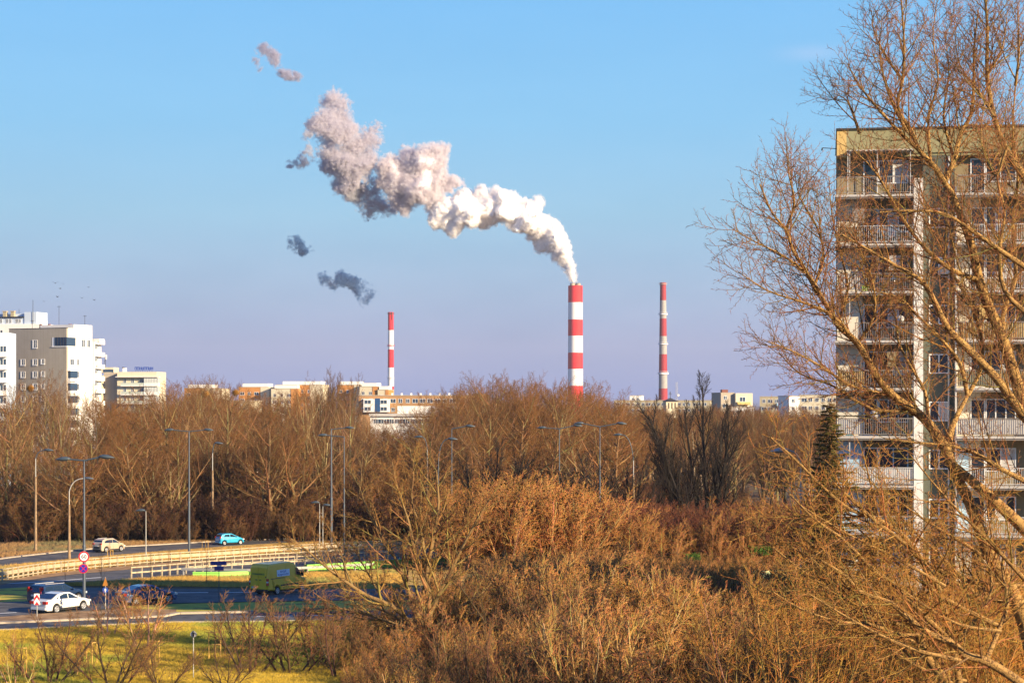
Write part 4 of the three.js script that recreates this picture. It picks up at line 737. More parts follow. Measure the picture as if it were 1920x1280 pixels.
SPEC.greyShrub = { ...shrub, h: 4.0, r: 0.06, stems: 6, lean: 0.8, col: [[0.12, 0.08, 0.05], [0.17, 0.11, 0.06], [0.34, 0.2, 0.095], [0.42, 0.235, 0.1]] };
SPEC.darkShrub = { ...shrub, h: 4.0, r: 0.08, stems: 5, lean: 0.8, minR: 0.009, col: [[0.1, 0.07, 0.045], [0.12, 0.08, 0.05], [0.17, 0.1, 0.055], [0.24, 0.135, 0.06]] };
SPEC.golden = { ...shrub, leaf: { share: 0.3, size: 0.06, color: [0.6, 0.31, 0.055] }, h: 7.5, r: 0.07, stems: 4, lean: 0.5, n: [11, 8, 6], minR: 0.009, ratio: [0.36, 0.46, 0.55], col: [[0.42, 0.28, 0.13], [0.46, 0.27, 0.09], [0.52, 0.3, 0.075], [0.54, 0.29, 0.06]] };
SPEC.branchy = { ...shrub, h: 5.6, r: 0.085, stems: 5, lean: 0.5, n: [10, 6, 5], rr: [0.62, 0.6, 0.7], minR: 0.013, col: [[0.42, 0.32, 0.17], [0.47, 0.34, 0.15], [0.45, 0.29, 0.11], [0.43, 0.24, 0.085]] };
SPEC.sapling = { h: 4.6, r: 0.05, seg: [7, 4, 1], sides: [6, 3, 3], wig: [0.06, 0.25, 0.3], trop: [0.05, 0.1, 0.08], tip: [0.3, 0.3, 0.2], n: [14, 7], start: [0.45, 0.1], ratio: [0.28, 0.5], taper: [0.5, 0.3], ang: [0.6, 0.6], rr: [0.5, 0.6], minR: 0.008, woodLevel: 0, vary: 0.2, col: [[0.16, 0.09, 0.06], [0.22, 0.12, 0.06], [0.3, 0.14, 0.06]] };
SPEC.whip = { ...SPEC.sapling, h: 3.6, r: 0.03, n: [10, 5], start: [0.3, 0.1] };
SPEC.pale = { ...shrub, h: 4.2, r: 0.055, stems: 4, lean: 0.55, n: [8, 6, 5], ratio: [0.4, 0.45, 0.5], col: [[0.62, 0.48, 0.3], [0.55, 0.4, 0.2], [0.45, 0.26, 0.1], [0.42, 0.22, 0.08]] };
const proto = {}; let triangleTotal = 0;
for (const [kind, seeds] of Object.entries({ spreading: [1, 2, 3], round: [4, 5, 6], upright: [7, 8], birch: [9, 10], whiteLimbs: [11, 12], dark: [13], russet: [21, 22, 23], mossy: [24, 25], redStem: [26, 27], greyShrub: [28, 29], darkShrub: [41, 42], branchy: [43, 44], golden: [31, 32], sapling: [33, 34], whip: [35], pale: [36, 37] }))
  proto[kind] = seeds.map((s) => { const p = plant(s * 17, SPEC[kind]); triangleTotal += p.tris; p.wood.computeBoundingBox(); p.twigs.computeBoundingBox(); p.top = Math.max(p.wood.boundingBox.max.y, p.twigs.boundingBox.max.y); return p; });
const bases = new Map();
function tree(kind, variant, pos, height, turn, label, group, name, width = 1) {
  const p = proto[kind][variant % proto[kind].length], key = kind + (variant % proto[kind].length), s = height / p.top, isShrub = !(name ?? 'bare_tree').includes('tree') && !(name ?? '').includes('sapling');
  let o;
  if (!bases.has(key)) {
    o = new THREE.Group(); o.name = numbered(name ?? 'bare_tree'); scene.add(o); o.position.copy(pos); o.rotation.y = turn; o.scale.set(s * width, s, s * width);
    part(isShrub ? 'stems' : 'trunk', p.wood, barkOf(kind), o); part(isShrub ? 'twigs' : 'crown', p.twigs, barkOf(kind), o); bases.set(key, o);
    tag(o, label, isShrub ? 'shrub' : 'tree', group);
  } else {
    o = bases.get(key).clone(); o.name = numbered(name ?? 'bare_tree'); scene.add(o); o.position.copy(pos); o.rotation.set(0, turn, 0); o.scale.set(s * width, s, s * width);
    o.userData = {}; tag(o, label, isShrub ? 'shrub' : 'tree', group);
  }
  return o;
}
// masses that nobody could count: instanced copies
function mass(name, label, list, kinds, category) {
  const byKind = new Map(), g = new THREE.Group(); g.name = numbered(name); scene.add(g); tag(g, label, category, null, 'stuff');
  list.forEach((it, k) => { const kind = it.kind ?? kinds[k % kinds.length], n = proto[kind].length, key = kind + ',' + (k % n); if (!byKind.has(key)) byKind.set(key, []); byKind.get(key).push(it); });
  const m = new THREE.Matrix4(), q = new THREE.Quaternion();
  for (const [key, items] of byKind) {
    const [kind, v] = key.split(','), p = proto[kind][+v];
    for (const [nm, geo] of [['stems', p.wood], ['twigs', p.twigs]]) {
      const inst = new THREE.InstancedMesh(geo, barkOf(kind), items.length), c = new THREE.Color(); inst.name = nm; inst.castShadow = inst.receiveShadow = true; inst.userData.kind = 'stuff';
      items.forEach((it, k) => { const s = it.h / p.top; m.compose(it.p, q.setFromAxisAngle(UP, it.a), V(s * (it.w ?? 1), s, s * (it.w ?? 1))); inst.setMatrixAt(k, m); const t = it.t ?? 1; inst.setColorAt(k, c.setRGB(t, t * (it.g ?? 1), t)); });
      g.add(inst);
    }
  }
}
// --- the wood behind the far road: the tops of the crowns follow the skyline of the photograph
const topLine = [[-150, 725], [0, 735], [60, 684], [110, 680], [150, 722], [220, 732], [270, 728], [310, 696], [370, 690], [430, 696], [470, 728], [530, 724], [560, 684], [610, 676], [660, 684], [690, 762], [740, 790], [790, 762], [830, 708], [880, 700], [940, 686], [985, 694], [1040, 690], [1100, 692], [1150, 716], [1190, 750], [1240, 750], [1300, 754], [1400, 754], [1470, 750], [1520, 752], [1600, 755], [1750, 760]];
const frontKinds = ['spreading', 'round', 'spreading', 'upright', 'whiteLimbs'];
const kindsAt = (x, R) => x < 130 ? ['spreading', 'whiteLimbs', 'birch'][Math.floor(R() * 3)] : x < 300 ? ['spreading', 'whiteLimbs', 'birch', 'round'][Math.floor(R() * 4)] : x < 540 ? ['spreading', 'round', 'spreading', 'whiteLimbs'][Math.floor(R() * 4)] : x < 690 ? ['birch', 'whiteLimbs', 'upright'][Math.floor(R() * 3)] : x < 1200 ? ['round', 'round', 'spreading'][Math.floor(R() * 3)] : ['birch', 'round', 'upright', 'spreading'][Math.floor(R() * 4)];
const hFor = (y, d) => EYE - groundY(d) + (HORIZON - y) / F * d;
{
  const R = rng(505);
  const marks = [[0, 'at the left edge'], [60, 'by the leftmost concrete lamp'], [130, 'before the grey block'], [200, 'behind the speed limit sign'], [270, 'behind the beige car'], [345, 'below the cream block'], [420, 'behind the turquoise hatchback'], [505, 'below the orange blocks'], [600, 'above the van'], [700, 'by the tall single lamps'], [780, 'below the thin chimney'], [880, 'below the ochre block'], [960, 'right of the ochre block'], [1040, 'left of the thick chimney'], [1120, 'below the thick chimney'], [1230, 'left of the tapered chimney'], [1330, 'behind the dark tree'], [1430, 'right of the dark tree'], [1520, 'left of the spruce'], [9999, 'beside the tower']];
  const where = (x) => marks.find(([m]) => x < m)[1];
  const words = { spreading: 'broad bare brown tree', round: 'round bare russet tree', birch: 'pale stemmed birch', whiteLimbs: 'pale limbed tree', upright: 'narrow bare tree' }, rowWords = ['front', 'middle', 'back'];
  const plantTree = (x, d, top, row) => {
    const kind = row === 0 && R() < 0.7 ? frontKinds[Math.floor(R() * 5)] : kindsAt(x, R), h = Math.max(7, hFor(top, d));
    tree(kind, Math.floor(R() * 3), foot(x, d), h, R() * 6.28, words[kind] + ', ' + rowWords[row] + ' row of the wood, ' + where(x), (kind === 'birch' ? 'pale stemmed birches' : words[kind] + 's') + ' in the ' + rowWords[row] + ' row of the wood ' + where(x), kind === 'birch' ? 'birch_tree' : 'bare_tree', Math.min(1.25, 13 / h + 0.35));
  };
  // front row along the road, then deeper rows up to the skyline
  for (let k = 0; k < 44; k++) { const x = -60 + k * 22 + (R() - 0.5) * 18; plantTree(x, 268 + R() * 16, Math.max(interp(topLine, x), 730) + 30 + R() * 90, 0); }
  for (let k = 0; k < 58; k++) { const x = -80 + k * 30 + (R() - 0.5) * 24; if (x > 1170 && x < 1240) continue; plantTree(x, 300 + R() * 40, interp(topLine, x) + 4 + R() * 36, 1); }
  for (let k = 0; k < 62; k++) { const x = -80 + k * 28.5 + (R() - 0.5) * 20; plantTree(x, 355 + R() * 60, interp(topLine, x) + R() * 16, 2); }
}
{ // deeper wood and undergrowth as masses
  const R = rng(606), far = [], under = [], red = [];
  for (let k = 0; k < 150; k++) { const x = -100 + R() * 1800, d = 420 + R() * 140, top = interp(topLine, x) + 14 + R() * 45; far.push({ kind: ['round', 'spreading', 'birch'][k % 3], p: foot(x, d), h: Math.max(8, hFor(top, d)), a: R() * 7, t: 0.8 + R() * 0.4 }); }
  for (let k = 0; k < 70; k++) { const x = -100 + R() * 1800, d = 600 + R() * 500; far.push({ kind: ['round', 'spreading', 'upright'][k % 3], p: foot(x, d), h: Math.max(8, hFor(758 + R() * 12, d)), a: R() * 7, t: 0.9 + R() * 0.3 }); }
  for (let k = 0; k < 90; k++) { const x = 1140 + R() * 480, d = 470 + R() * 90; far.push({ kind: ['round', 'spreading', 'upright'][k % 3], p: foot(x, d), h: hFor(754 + R() * 14, d), a: R() * 7, w: 1.2, t: 0.85 + R() * 0.35 }); }
  mass('woodland', 'far bare brown woodland that reads as one mass below the skyline', far, ['round'], 'woodland');
  for (let k = 0; k < 680; k++) { const x = -100 + R() * 1500, d = 264 + R() * (k < 260 ? 14 : 90); under.push({ kind: ['russet', 'redStem', 'greyShrub'][k % 3], p: foot(x, d), h: 2.5 + R() * 5, a: R() * 7, w: 1.1, t: 0.26 + R() * 0.35 }); }  // dimmed tint puts the shade beneath the trees into the colour
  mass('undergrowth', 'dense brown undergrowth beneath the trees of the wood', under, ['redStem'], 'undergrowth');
  for (let k = 0; k < 240; k++) { const x = 1060 + R() * 560, d = 206 + R() * 52; red.push({ kind: k % 5 ? 'redStem' : 'russet', p: foot(x, d), h: hFor(918 + R() * 40, d) * (0.8 + 0.25 * R()), a: R() * 7, t: 0.75 + R() * 0.5 }); }
  mass('red_thicket', 'dark red stemmed thicket at the foot of the dark bare tree', red, ['redStem'], 'thicket');
}
{ // the big thicket in the middle foreground
  const R = rng(707), back = [], front = [], moss = [];
  const backTop = [[640, 1000], [760, 935], [860, 888], [960, 868], [1080, 876], [1160, 915], [1250, 950], [1330, 968], [1420, 968], [1500, 960], [1600, 970]];
  for (let k = 0; k < 250; k++) { const x = 830 + R() * 760, d = 203 + R() * 42, h = hFor(interp(backTop, x) + 6 + R() * 42, d); if (x > 840 || d > 226) back.push({ kind: R() < (x < 1030 ? 0.4 : 0.08) ? 'mossy' : 'russet', p: foot(x, d), h: Math.max(3, h), a: R() * 7, w: 0.85 + R() * 0.3, t: 0.85 + R() * 0.4, g: 0.95 + R() * 0.1 }); }
  mass('thicket', 'dense russet thicket on the slope beyond the hidden road', back, ['russet'], 'thicket');
  const frontTop = [[560, 1215], [660, 1165], [760, 1105], [860, 1036], [960, 1008], [1080, 1006], [1180, 1010], [1300, 1024], [1440, 1036], [1560, 1030], [1700, 1020]];
  for (let k = 0; k < 500; k++) { const x = 650 + R() * 980, z = R(), d = z < 0.26 ? 92 + R() * 20 : z < 0.64 ? 112 + R() * 26 : z < 0.74 ? 147 + R() * 5 : 180 + R() * 19, top = interp(frontTop, x) + R() * 48 + (d < 112 ? 70 + R() * 60 : d < 125 ? 25 : 0), h = hFor(top, d); if ((x < 740 && d > 140) || (x < 900 && d > 176)) continue; front.push({ kind: (d < 145 ? ['branchy', 'darkShrub', 'branchy', 'mossy', 'darkShrub', 'russet', 'greyShrub', 'branchy'] : ['russet', 'mossy', 'russet', 'branchy', 'greyShrub', 'russet', 'russet', 'mossy'])[Math.floor(R() * 8)], p: foot(x, d), h: Math.max(2, Math.min(8.2, h * (0.8 + 0.3 * R()))), a: R() * 7, w: 0.75 + R() * 0.35, t: 0.85 + R() * 0.55, g: 0.95 + R() * 0.1 }); }
  for (let k = 0; k < 150; k++) { const x = 980 + R() * 500, d = k % 2 ? 181 + R() * 20 : 146 + R() * 8; front.push({ kind: k % 3 ? 'russet' : 'mossy', p: foot(x, d), h: hFor(1042 + R() * 30 + (d < 160 ? 14 : 0), d), a: R() * 7, w: 1.3, t: 0.75 + R() * 0.4 }); }
  mass('shrubbery', 'tangled brown and mossy shrubbery covering the near foreground', front, ['russet'], 'shrubbery');
  for (let k = 0; k < 54; k++) { const x = 1490 + R() * 500, d = 78 + R() * 30, h = hFor(975 + R() * 150, d); moss.push({ kind: 'golden', p: foot(x, d), h: Math.max(4, Math.min(11, h)), a: R() * 7, w: 0.9, t: 0.8 + R() * 0.4 }); }
  mass('golden_thicket', 'golden brown thicket of young trees at the foot of the tower', moss, ['golden'], 'thicket');
}
// --- single trees and shrubs that stand out
tree('dark', 0, foot(1322, 236), hFor(690, 236), 0.4, 'almost black many stemmed bare tree rising above the thicket', null, 'dark_tree', 1.1);
tree('dark', 0, foot(1105, 228), hFor(838, 228), 2.2, 'smaller black bare tree beside the tall double lamp on the right', null, 'dark_tree', 1.0);
tree('dark', 0, foot(925, 250), hFor(815, 250), 4.0, 'dark forked tree behind the thicket below the ochre block', null, 'dark_tree', 1.3);
tree('dark', 0, foot(1190, 232), hFor(850, 232), 5.2, 'low black bare tree left of the tall dark tree', null, 'dark_tree', 1.2);
{
  const R = rng(88);
  for (const [x, y, h, kind, label] of [
    [88, 1282, 4.2, 'darkShrub', 'dark twisted shrub at the bottom left beside the tree guard'], [205, 1288, 4.4, 'darkShrub', 'wide dark shrub at the bottom, between two tree guards'], [300, 1292, 2.8, 'darkShrub', 'low arching shrub by the near footpath'],
    [135, 1268, 2.6, 'russet', 'small russet shrub on the lawn behind the dark twisted one'], [262, 1270, 2.6, 'mossy', 'yellowish shrub on the lawn left of the footpath'], [205, 1190, 3.6, 'pale', 'pale stemmed shrub below the traffic signs'], [268, 1215, 4.9, 'pale', 'tall pale forked sapling shrub in front of the blue saloon car'], [30, 1290, 3.4, 'pale', 'thin pale shrub at the bottom left corner'],
    [466, 1262, 5.4, 'darkShrub', 'dark upright shrub with a thick stem beside the footpath'], [540, 1262, 4.6, 'darkShrub', 'upright brown shrub on the lawn right of the tree guards'], [590, 1250, 4.4, 'greyShrub', 'upright brown shrub next to the leaning willow'], [420, 1290, 2.6, 'darkShrub', 'low dark shrub at the bottom beside the grey sign'], [640, 1270, 4.2, 'darkShrub', 'tangled shrub in front of the leaning willow'], [150, 1180, 1.8, 'pale', 'thin pale bush at the lawn edge below the white car'], [250, 1160, 1.9, 'russet', 'rusty bush on the island beside the blue saloon car'],
  ]) { const d = groundDepth(y); tree(kind, Math.floor(R() * 2), foot(x, d), h, R() * 6, label, null, 'shrub', 1.05); }
  for (const [x, y, h, label] of [[122, 1097, 2.9, 'leaning thin sapling by the slip road, leftmost of the kerb saplings'], [189, 1108, 3.7, 'thin sapling behind the give way sign'], [282, 1099, 3.2, 'thin dark sapling behind the blue saloon car'], [315, 1091, 3.4, 'thin sapling at the start of the near guardrail'], [386, 1097, 4.0, 'slender sapling left of the street name sign'], [488, 1043, 2.0, 'small sapling behind the van beside the far guardrail'], [205, 1050, 2.7, 'small sapling in front of the beige car']]) { const d = groundDepth(y); tree('whip', 0, foot(x, d), h, R() * 6, label, null, 'sapling', 1.0); }
}
{ // leaning willow-like tree in front of the van: main limbs follow the photograph, twigs grow on them
  const R = rng(909), W = new GB(), T = new GB(), o = { ...SPEC.spreading, seg: [8, 6, 4, 2, 1], sides: [7, 5, 3, 3, 3], n: [16, 9, 7, 5], start: [0.1, 0.12, 0.1, 0.05], ratio: [0.34, 0.4, 0.45, 0.5], ang: [0.7, 0.7, 0.7, 0.6], trop: [0, 0.05, 0.02, 0.0, 0], wig: [0.1, 0.25, 0.35, 0.4, 0.4], minR: 0.009, col: [[0.3, 0.22, 0.11], [0.34, 0.25, 0.1], [0.38, 0.27, 0.085], [0.37, 0.22, 0.08], [0.36, 0.19, 0.07]] };
  const limbs = [
    [[[792, 1262], [800, 1200], [806, 1130], [800, 1075], [812, 1010], [822, 950], [818, 880]], 118, 0.24, 0.05, 0],
    [[[795, 1225], [770, 1172], [735, 1136], [690, 1118], [650, 1092], [610, 1062], [580, 1036], [545, 1010]], 118, 0.17, 0.04, 2.5],
    [[[786, 1190], [735, 1168], [680, 1150], [625, 1140], [575, 1150], [540, 1175]], 118, 0.11, 0.03, -2],
    [[[800, 1190], [770, 1120], [748, 1060], [720, 1010], [690, 960], [672, 905]], 118, 0.15, 0.03, -1.2],
    [[[806, 1150], [838, 1085], [870, 1020], [900, 965], [925, 925]], 118, 0.14, 0.03, 1.5],
    [[[804, 1110], [780, 1040], [765, 975], [745, 915], [735, 865]], 118, 0.12, 0.025, 1.0],
    [[[800, 1075], [790, 1000], [772, 940], [775, 880], [768, 840]], 118, 0.1, 0.025, -0.5],
    [[[812, 1180], [860, 1140], [905, 1110], [945, 1060]], 118, 0.12, 0.03, -2],
    [[[650, 1092], [640, 1040], [622, 1000], [600, 965]], 120, 0.06, 0.02, 0.8],
    [[[720, 1130], [690, 1075], [665, 1030], [650, 985]], 119, 0.07, 0.02, -0.6],
  ];
  for (const [px, d, r0, r1, dz] of limbs) {
    const c = new THREE.CatmullRomCurve3(px.map(([x, y], k) => at(x, y, d - dz * k / (px.length - 1)))), n = 14, pts = c.getPoints(n), rad = pts.map((_, k) => lerp(r0, r1, k / n));
    W.color = o.col[0]; W.tube(pts, rad, 7); grow(W, T, R, o, pts, rad, c.getLength(), 0);
  }
  const g = thing('leaning_tree', 'mossy willow with long leaning limbs in front of the olive van', 'tree');
  part('trunk', W.build(), M.bark, g); part('crown', T.build(), M.bark, g);
}
{ // dark green spruce at the tower's foot
  const R = rng(111), d = 104, base = foot(1556, d), h = hFor(756, d), W = new GB(), T = new GB(); W.color = [0.12, 0.075, 0.045];
  W.tube([V(0, 0, 0), V(0, h * 0.5, 0), V(0, h, 0)], [0.2, 0.12, 0.02], 7);
  for (let k = 0; k < 210; k++) {
    const t = 0.2 + 0.8 * (k / 210), y = h * t, len = (1 - t) * 3.5 * (0.5 + R() * 0.8) + 0.25, a = k * 2.4 + R(), dir = V(Math.cos(a), -0.12, Math.sin(a)).normalize(), p = V(0, y, 0), pts = [p], D = dir.clone(), q = p.clone();
    for (let s = 0; s < 4; s++) { D.y += 0.06; D.normalize(); q.addScaledVector(D, len / 4); pts.push(q.clone()); }
    W.tube(pts, [0.03, 0.022, 0.015, 0.01, 0.005], 3);
    for (let m = 0; m < len * 80; m++) { const u = 0.12 + 0.88 * R(), i = Math.min(3, Math.floor(u * 4)), b = pts[i].clone().lerp(pts[i + 1], u * 4 - i), s = 0.16 + 0.22 * R(), c = R(); T.color = c < 0.75 ? [0.05 + 0.06 * R(), 0.06 + 0.045 * R(), 0.012] : [0.2, 0.105, 0.02]; T.spike(b, b.clone().add(V((R() - 0.5) * 1.3 + D.x * 0.5, -0.55 * R() + 0.12, (R() - 0.5) * 1.3 + D.z * 0.5).normalize().multiplyScalar(s)), 0.03); }
  }
  const g = thing('spruce_tree', 'dark olive green spruce standing at the left foot of the tower', 'tree', base); part('trunk', W.build(), M.bark, g); part('crown', T.build(), M.bark, g);
}
{ // mistletoe balls in the crowns
  const R = rng(31), g = new GB(); for (let k = 0; k < 420; k++) { const a = R() * 7, y = R() * 2 - 1, r = Math.sqrt(1 - y * y), v = V(Math.cos(a) * r, y, Math.sin(a) * r); g.color = [0.3 + 0.1 * R(), 0.17 + 0.05 * R(), 0.03]; g.spike(v.clone().multiplyScalar(0.15), v.multiplyScalar(0.6 + 0.3 * R()), 0.03); }
  const geo = g.build();
  [[56, 728, 330, 'rusty ball of mistletoe in the crown before the grey block'], [384, 739, 345, 'rusty ball of mistletoe before the first orange block'], [441, 736, 345, 'rusty ball of mistletoe between the orange blocks']].forEach(([x, y, d, label]) => { const o = single('mistletoe', geo, M.bark, label, 'mistletoe'); o.position.copy(at(x, y, d)); });
}
{ // the big bare poplar close by on the right: main limbs follow the photograph
  const R = rng(1212), W = new GB(), T = new GB(), d0 = 50, px = 1 / F * d0;
  const tan = [0.5, 0.35, 0.16], o = { seg: [8, 6, 4, 1], sides: [9, 5, 3, 3], wig: [0.1, 0.16, 0.26, 0.35], trop: [0.05, 0.07, 0.07, 0.1], tip: [0.3, 0.25, 0.3, 0.25], n: [0, 0, 0], start: [0.05, 0.12, 0.08], ratio: [0, 0, 0], taper: [0, 0, 0], ang: [0.75, 0.72, 0.7], rr: [0.4, 0.5, 0.7], minR: 0.0055, woodLevel: 0, col: [tan, [0.46, 0.3, 0.12], [0.36, 0.2, 0.085], [0.32, 0.165, 0.075]], vary: 0.22 };
  // side shoots of fixed spacing on any path
  const shoots = (pts, rad, lv, spacing, len, every, depth = 0) => {
    let total = 0; for (let k = 1; k < pts.length; k++) total += pts[k].distanceTo(pts[k - 1]);
    const n = Math.round(total / spacing); let az = R() * 7;
    for (let k = 0; k < n; k++) {
      const t = every + (1 - every) * (k + R()) / n, f = Math.min(pts.length - 1.001, t * (pts.length - 1)), i = Math.floor(f), p = pts[i].clone().lerp(pts[i + 1], f - i), d = pts[i + 1].clone().sub(pts[i]).normalize(), r = lerp(rad[i], rad[i + 1], f - i);
      az += 2.4 + (R() - 0.5); const dir = sprout(d, 0.55 + R() * 0.45, az), L = len * (1 - 0.45 * t) * (0.5 + R() * 0.9), segs = [0, 6, 4, 1][lv], buf = lv === 1 ? W : T, rr = Math.max([0, 0.009, 0.006, 0.0052][lv], Math.min(r * 0.55, [0, 0.008 + L * 0.008, 0.0075, 0.006][lv]));
      buf.color = o.col[lv].map((c) => c * (0.75 + 0.5 * R()));
      if (segs === 1) { const q = p.clone().addScaledVector(bend(dir, R, 0.2, 0.1), L); buf.spike(p, q, rr * 1.15); continue; }
      const path = [p.clone()], rd = [rr], q = p.clone(); for (let s = 1; s <= segs; s++) { bend(dir, R, o.wig[lv], o.trop[lv]); q.addScaledVector(dir, L / segs); path.push(q.clone()); rd.push(rr * lerp(1, 0.35, s / segs)); }
      buf.tube(path, rd, o.sides[lv]);
      if (lv === 1) shoots(path, rd, 2, 0.14, 0.36 * L + 0.24, 0.12); else if (lv === 2) shoots(path, rd, 3, 0.07, 0.16, 0.08);
    }
  };
  const limbs = [
    // [path in the view, radius at start and end in pixels of the photograph, depth start, depth end]
    [[[1935, 1215], [1920, 1161], [1896, 1105], [1868, 1061], [1840, 999], [1822, 950], [1793, 889], [1776, 845]], 17, 14, 50, 50, 0.5],
    [[[1776, 845], [1742, 794], [1712, 767], [1673, 740], [1641, 700], [1609, 644], [1571, 609], [1552, 575], [1527, 537], [1509, 503], [1487, 469], [1474, 431], [1449, 400], [1425, 345]], 11, 2, 50, 47, 1],
    [[[1776, 845], [1786, 800], [1800, 770], [1815, 742]], 9, 5, 50, 51, 0.7],
    [[[1990, 1062], [1920, 990], [1872, 945], [1827, 905], [1800, 882], [1776, 860]], 15, 11, 49.4, 50, 0.6],
    [[[1975, 842], [1920, 753], [1896, 681], [1877, 625], [1855, 575], [1837, 525], [1827, 481], [1818, 447], [1799, 397], [1787, 366], [1771, 341]], 14, 9, 51, 51, 1],
    [[[1771, 341], [1752, 312], [1724, 281], [1709, 244], [1684, 203], [1693, 150], [1696, 94], [1693, 31], [1688, -30]], 7, 2, 51, 50, 1],
    [[[1771, 341], [1790, 300], [1802, 250], [1821, 215], [1827, 150], [1827, 94], [1835, 20]], 7, 2, 51, 52.5, 1],
    [[[1724, 281], [1680, 240], [1640, 195], [1612, 160], [1590, 120]], 5, 1.5, 50.8, 49, 1],
    [[[1985, 855], [1920, 779], [1866, 705], [1801, 639], [1777, 613], [1745, 550], [1727, 525], [1684, 500], [1631, 469], [1580, 440]], 11, 2.5, 48.5, 47.5, 1],
    [[[1970, 430], [1920, 331], [1887, 281], [1865, 219], [1852, 141], [1852, 47], [1845, -30]], 10, 3, 52, 52.5, 1],
    [[[1837, 525], [1790, 508], [1740, 470], [1700, 420], [1665, 360], [1640, 320], [1600, 280]], 6, 1.8, 51, 48.5, 1],
    [[[1930, 505], [1870, 465], [1820, 430], [1770, 400], [1700, 395], [1650, 398]], 6, 2, 49, 48, 1],
    [[[1673, 740], [1640, 735], [1590, 720], [1545, 690], [1490, 660], [1440, 640]], 4.5, 1.5, 49.6, 47, 1],
    [[[1609, 644], [1560, 590], [1500, 565], [1440, 545], [1385, 510]], 4, 1.4, 48.7, 46.5, 1],
    [[[1552, 575], [1520, 520], [1470, 480], [1420, 455], [1375, 430]], 3.8, 1.3, 48.2, 47, 1],
    [[[1712, 767], [1650, 770], [1600, 748], [1560, 722], [1500, 700], [1460, 660]], 4, 1.4, 49.7, 48, 1],
    [[[1896, 681], [1880, 600], [1905, 520], [1900, 420], [1910, 330], [1900, 250], [1905, 160]], 7, 2, 51.5, 53, 1],
    [[[1940, 600], [1885, 545], [1875, 470], [1885, 400], [1870, 330], [1885, 270]], 6, 2, 50, 50.5, 1],
    [[[1815, 742], [1800, 680], [1760, 630], [1720, 590], [1690, 560], [1640, 545]], 5, 1.6, 51, 50, 1],
    [[[1815, 742], [1840, 690], [1838, 620], [1815, 560], [1780, 500], [1760, 440], [1735, 380], [1720, 330]], 5, 1.6, 51, 52.5, 1],
    [[[1742, 794], [1735, 735], [1710, 690], [1685, 640], [1680, 590], [1655, 540]], 4.5, 1.5, 50, 51.5, 1],
    ...[[[1700, 245], [1665, 170], [1650, 100], [1655, 30]], [[1745, 300], [1742, 220], [1760, 150], [1750, 70], [1758, 0]], [[1790, 300], [1770, 220], [1780, 140], [1772, 60]], [[1852, 141], [1880, 90], [1890, 20]], [[1865, 219], [1835, 170], [1800, 120], [1790, 40]], [[1905, 160], [1912, 90], [1908, 20]], [[1693, 150], [1665, 110], [1640, 60], [1635, 20]], [[1612, 250], [1590, 190], [1565, 175]], [[1527, 537], [1545, 480], [1530, 420], [1500, 370], [1490, 320]], [[1571, 609], [1590, 540], [1575, 470], [1560, 400], [1555, 330]], [[1474, 431], [1490, 380], [1480, 330], [1475, 290]], [[1609, 644], [1640, 590], [1635, 520], [1610, 460], [1600, 400]], [[1887, 281], [1868, 330], [1850, 300], [1840, 250], [1848, 190]]].map((q, k) => [q, 3.4, 1, 50.5 + (k % 4) * 0.5 - (k > 7 ? 2 : 0), 50 + (k % 5) * 0.6 - (k > 7 ? 2 : 0), 1]),
    [[[1940, 910], [1880, 880], [1830, 850], [1780, 835], [1720, 830], [1660, 822]], 6, 2, 49, 48, 1],
  ];
  for (const [pt, r0, r1, dA, dB, twig] of limbs) {
    const m = pt.length - 1, c = new THREE.CatmullRomCurve3(pt.map(([x, y], k) => at(x, y, lerp(dA, dB, k / m)))), n = m * 3, pts = c.getPoints(n), rad = pts.map((_, k) => lerp(r0, r1 * 0.7, (k / n) ** 0.8) * px * 0.92);
    W.color = tan; W.tube(pts, rad, 10); if (twig === 1) shoots(pts, rad, 1, 0.14, 1.5, 0.06); else shoots(pts, rad, 1, 0.8, 1.4, 0.1);
  }
  const bark = new THREE.MeshStandardMaterial({ color: rgb(0.9, 0.78, 0.62), vertexColors: true, roughness: 0.9, bumpScale: 0.02, map: (() => { const t = texture(256, 1, (u, v) => { const n = fbm2(u, v, 6, 5, 301), b = smooth(0.5, 0.75, fbm2(u * 0.5, v, 18, 3, 307)); return mix3(mix3([255, 250, 236], [205, 196, 170], n), [110, 96, 84], b * 0.75); }); t.repeat.set(1, 1.4); return t; })() });
  bark.bumpMap = bark.map;
  const g = thing('poplar_tree', 'large bare poplar with golden lit limbs in front of the tower', 'tree'); part('trunk', W.build(), bark, g); part('crown', T.build(), M.bark, g);
  triangleTotal += (W.i.length + T.i.length) / 3;
  // smaller bare tree below it, its limbs arching to the left
  const W2 = new GB(), T2b = new GB(), keep = [W.color, T.color];
